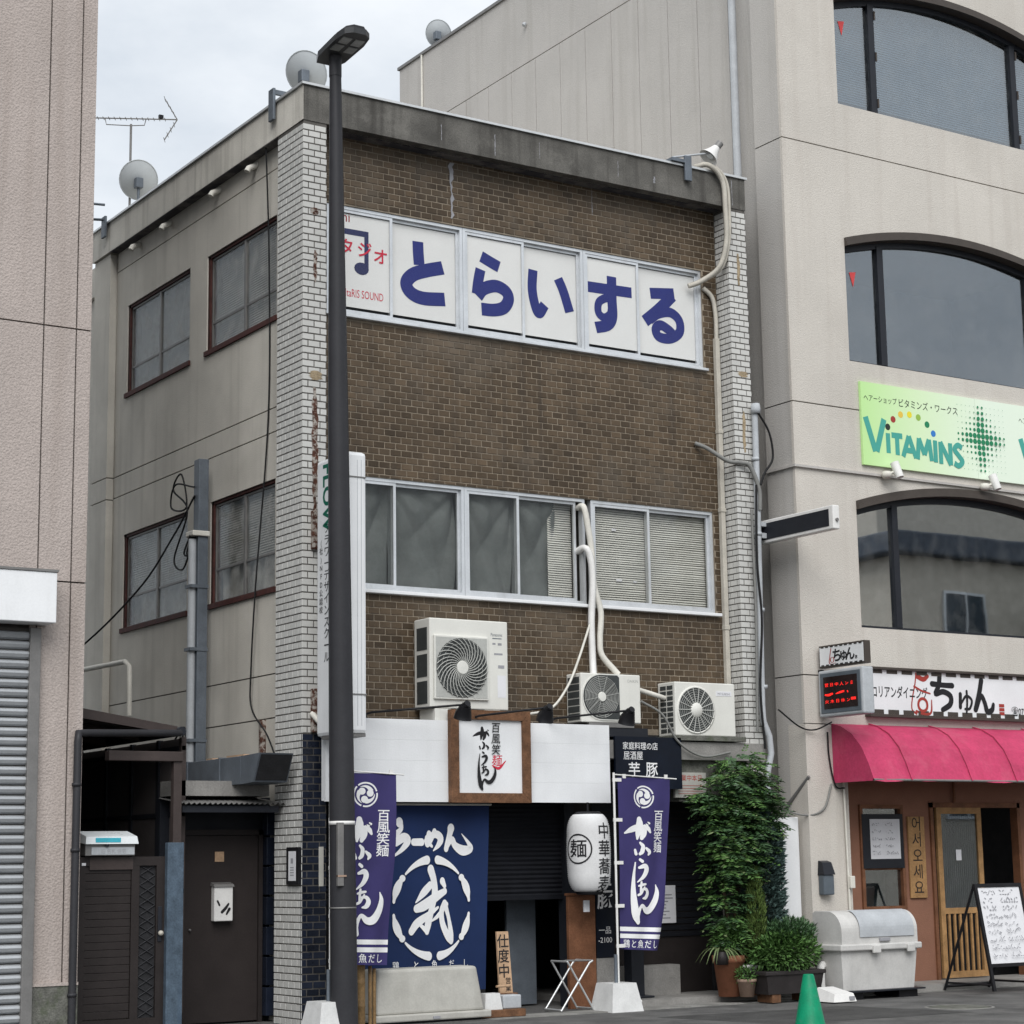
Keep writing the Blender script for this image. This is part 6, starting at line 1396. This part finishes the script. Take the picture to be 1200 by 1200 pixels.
P3 = thing('clay_pot_plant', (5.1, -.75, 0), 'small pale clay pot with trailing leaves left of the dark planter', 'potted plant'); pot(P3, (5.10, -.62, .075), .075, .105, .19, 'clay_pale'); bush(P3, (5.10, -.62, .31), .14, .13, .07, 330, 'leaf_mid', .035, .06, .022)
P4 = thing('white_pot_plant', (5.25, -.5, .1), 'round white pot with reddish foliage behind the clay pot', 'potted plant'); pot(P4, (5.24, -.50, .22), .09, .125, .19, 'plastic_white'); bush(P4, (5.2, -.45, .56), .19, .15, .16, 420, 'leaf_olive', .04, .07, .024); bush(P4, (5.16, -.5, .55), .08, .08, .07, 70, 'terracotta', .03, .05, .02)
P5 = thing('dark_planter', (5.5, -.7, 0), 'long dark rectangular planter with a bushy bright green shrub', 'potted plant')
MB().hexa([(5.20,-.86,.10),(5.94,-.86,.10),(5.94,-.56,.10),(5.20,-.56,.10),(5.16,-.89,.33),(5.98,-.89,.33),(5.98,-.53,.33),(5.16,-.53,.33)]).build('trough', 'planter_dark', P5)
MB().box(5.14, 6.0, -.905, -.515, .30, .345, .01).build('rim', 'planter_dark', P5)
bush(P5, (5.58, -.72, .54), .45, .24, .22, 3400, 'leaf_mid', .045, .08, .038); bush(P5, (5.66, -.68, .72), .36, .2, .16, 2400, 'leaf_dark', .04, .08, .024, up=.9)
for x, lab in ((5.26, 'left wooden block under the dark planter'), (5.75, 'right wooden block under the dark planter')): MB().box(x, x+.12, -.85, -.6, .012, .098).build('wood_block', 'wood_frame', None, lab, 'block')
Cr = thing('wooden_crate', (5.05, -.4, .0), 'low weathered wooden crate between the terracotta and clay pots', 'crate')
for z in (.085, .165): MB().box(5.17, 5.55, -.62, -.60, z, z+.06).build('slat', 'wood_red', Cr); MB().box(5.17, 5.55, -.36, -.34, z, z+.06).build('slat', 'wood_red', Cr)
MB().box(5.17, 5.55, -.62, -.34, .225, .24).build('top_board', 'wood_red', Cr)
Nt = thing('menu_sheet', (4.78, .5, .9), 'white printed menu sheet on the dark wall left of the climbing shrub', 'paper')
MB().box(4.72, 5.03, .515, .525, .85, 1.27).build('sheet', 'paper', Nt)
k = Ink(planeY(0, .515, 0))
for i in range(9): k.rect(4.76, 4.76+rg.uniform(.12, .23), .90+i*.037, .912+i*.037)
k.build('print_grey', Nt)
MB().box(4.33, 4.60, .515, .525, 1.45, 1.85).build('menu_sheet', 'plastic_beige', None, 'dim poster on the dark wall behind the right flag', 'paper')
Tr2 = thing('dark_trolley', (4.15, .2, .08), 'dark square post standing on the shop step behind the right flag', 'post')
MB().box(4.05, 4.22, .05, .2, .09, 1.3, .01).build('post', 'frame_dark', Tr2); MB().box(3.98, 4.30, -.02, .27, .078, .10, .008).build('foot', 'frame_dark', Tr2)

# ------------------------------------------------------------------ the house across the road (seen mirrored in the arched windows)
Oh = thing('opposite_building', (28, -22, 0), 'beige house with a dark flat roof edge across the road', 'building')
ox, oy = 21.7, -14.2
MB().box(ox, ox+14, oy-12, oy, 0, 8.12).build('wall', 'opp_wall', Oh)
MB().box(ox-.35, ox+14.3, oy-12.3, oy+.35, 8.124, 8.62, .05).build('roof_edge', 'opp_roof', Oh)
MB().box(ox+3.2, ox+13, oy-11, oy-4, 8.63, 12.5).build('upper_storey', 'opp_wall', Oh)
for x in (ox+1.25, ox+4.9, ox+8.2, ox+11.5):
    for z in (2.4, 6.2):
        W = MB().frameY(x, x+1.35, z, z+1.2, .06, oy, oy+.06).box(x+.65, x+.70, oy, oy+.06, z+.06, z+1.14).build('window', 'alu', Oh); MB().box(x+.06, x+1.29, oy+.01, oy+.03, z+.06, z+1.14).build('pane', 'opp_glass', W)
for y in (oy-3.4, oy-7):
    W = MB().frameX(y, y+1.4, 6.0, 7.2, .06, ox-.06, ox).build('window', 'alu', Oh); MB().box(ox-.03, ox-.01, y+.06, y+1.34, 6.06, 7.14).build('pane', 'opp_glass', W)
Ot = thing('opposite_tree', (26.2, -12.6, 0), 'green roadside tree across the road', 'tree')
MB().tube([(26.2, -12.6, 0), (26.3, -12.6, 3), (26.2, -12.5, 6)], [.16, .07], 10).build('trunk', 'stem', Ot)
bush(Ot, (26.2, -12.6, 6.3), 1.0, 1.0, 1.5, 2200, 'leaf_dark', .14, .26, .14)
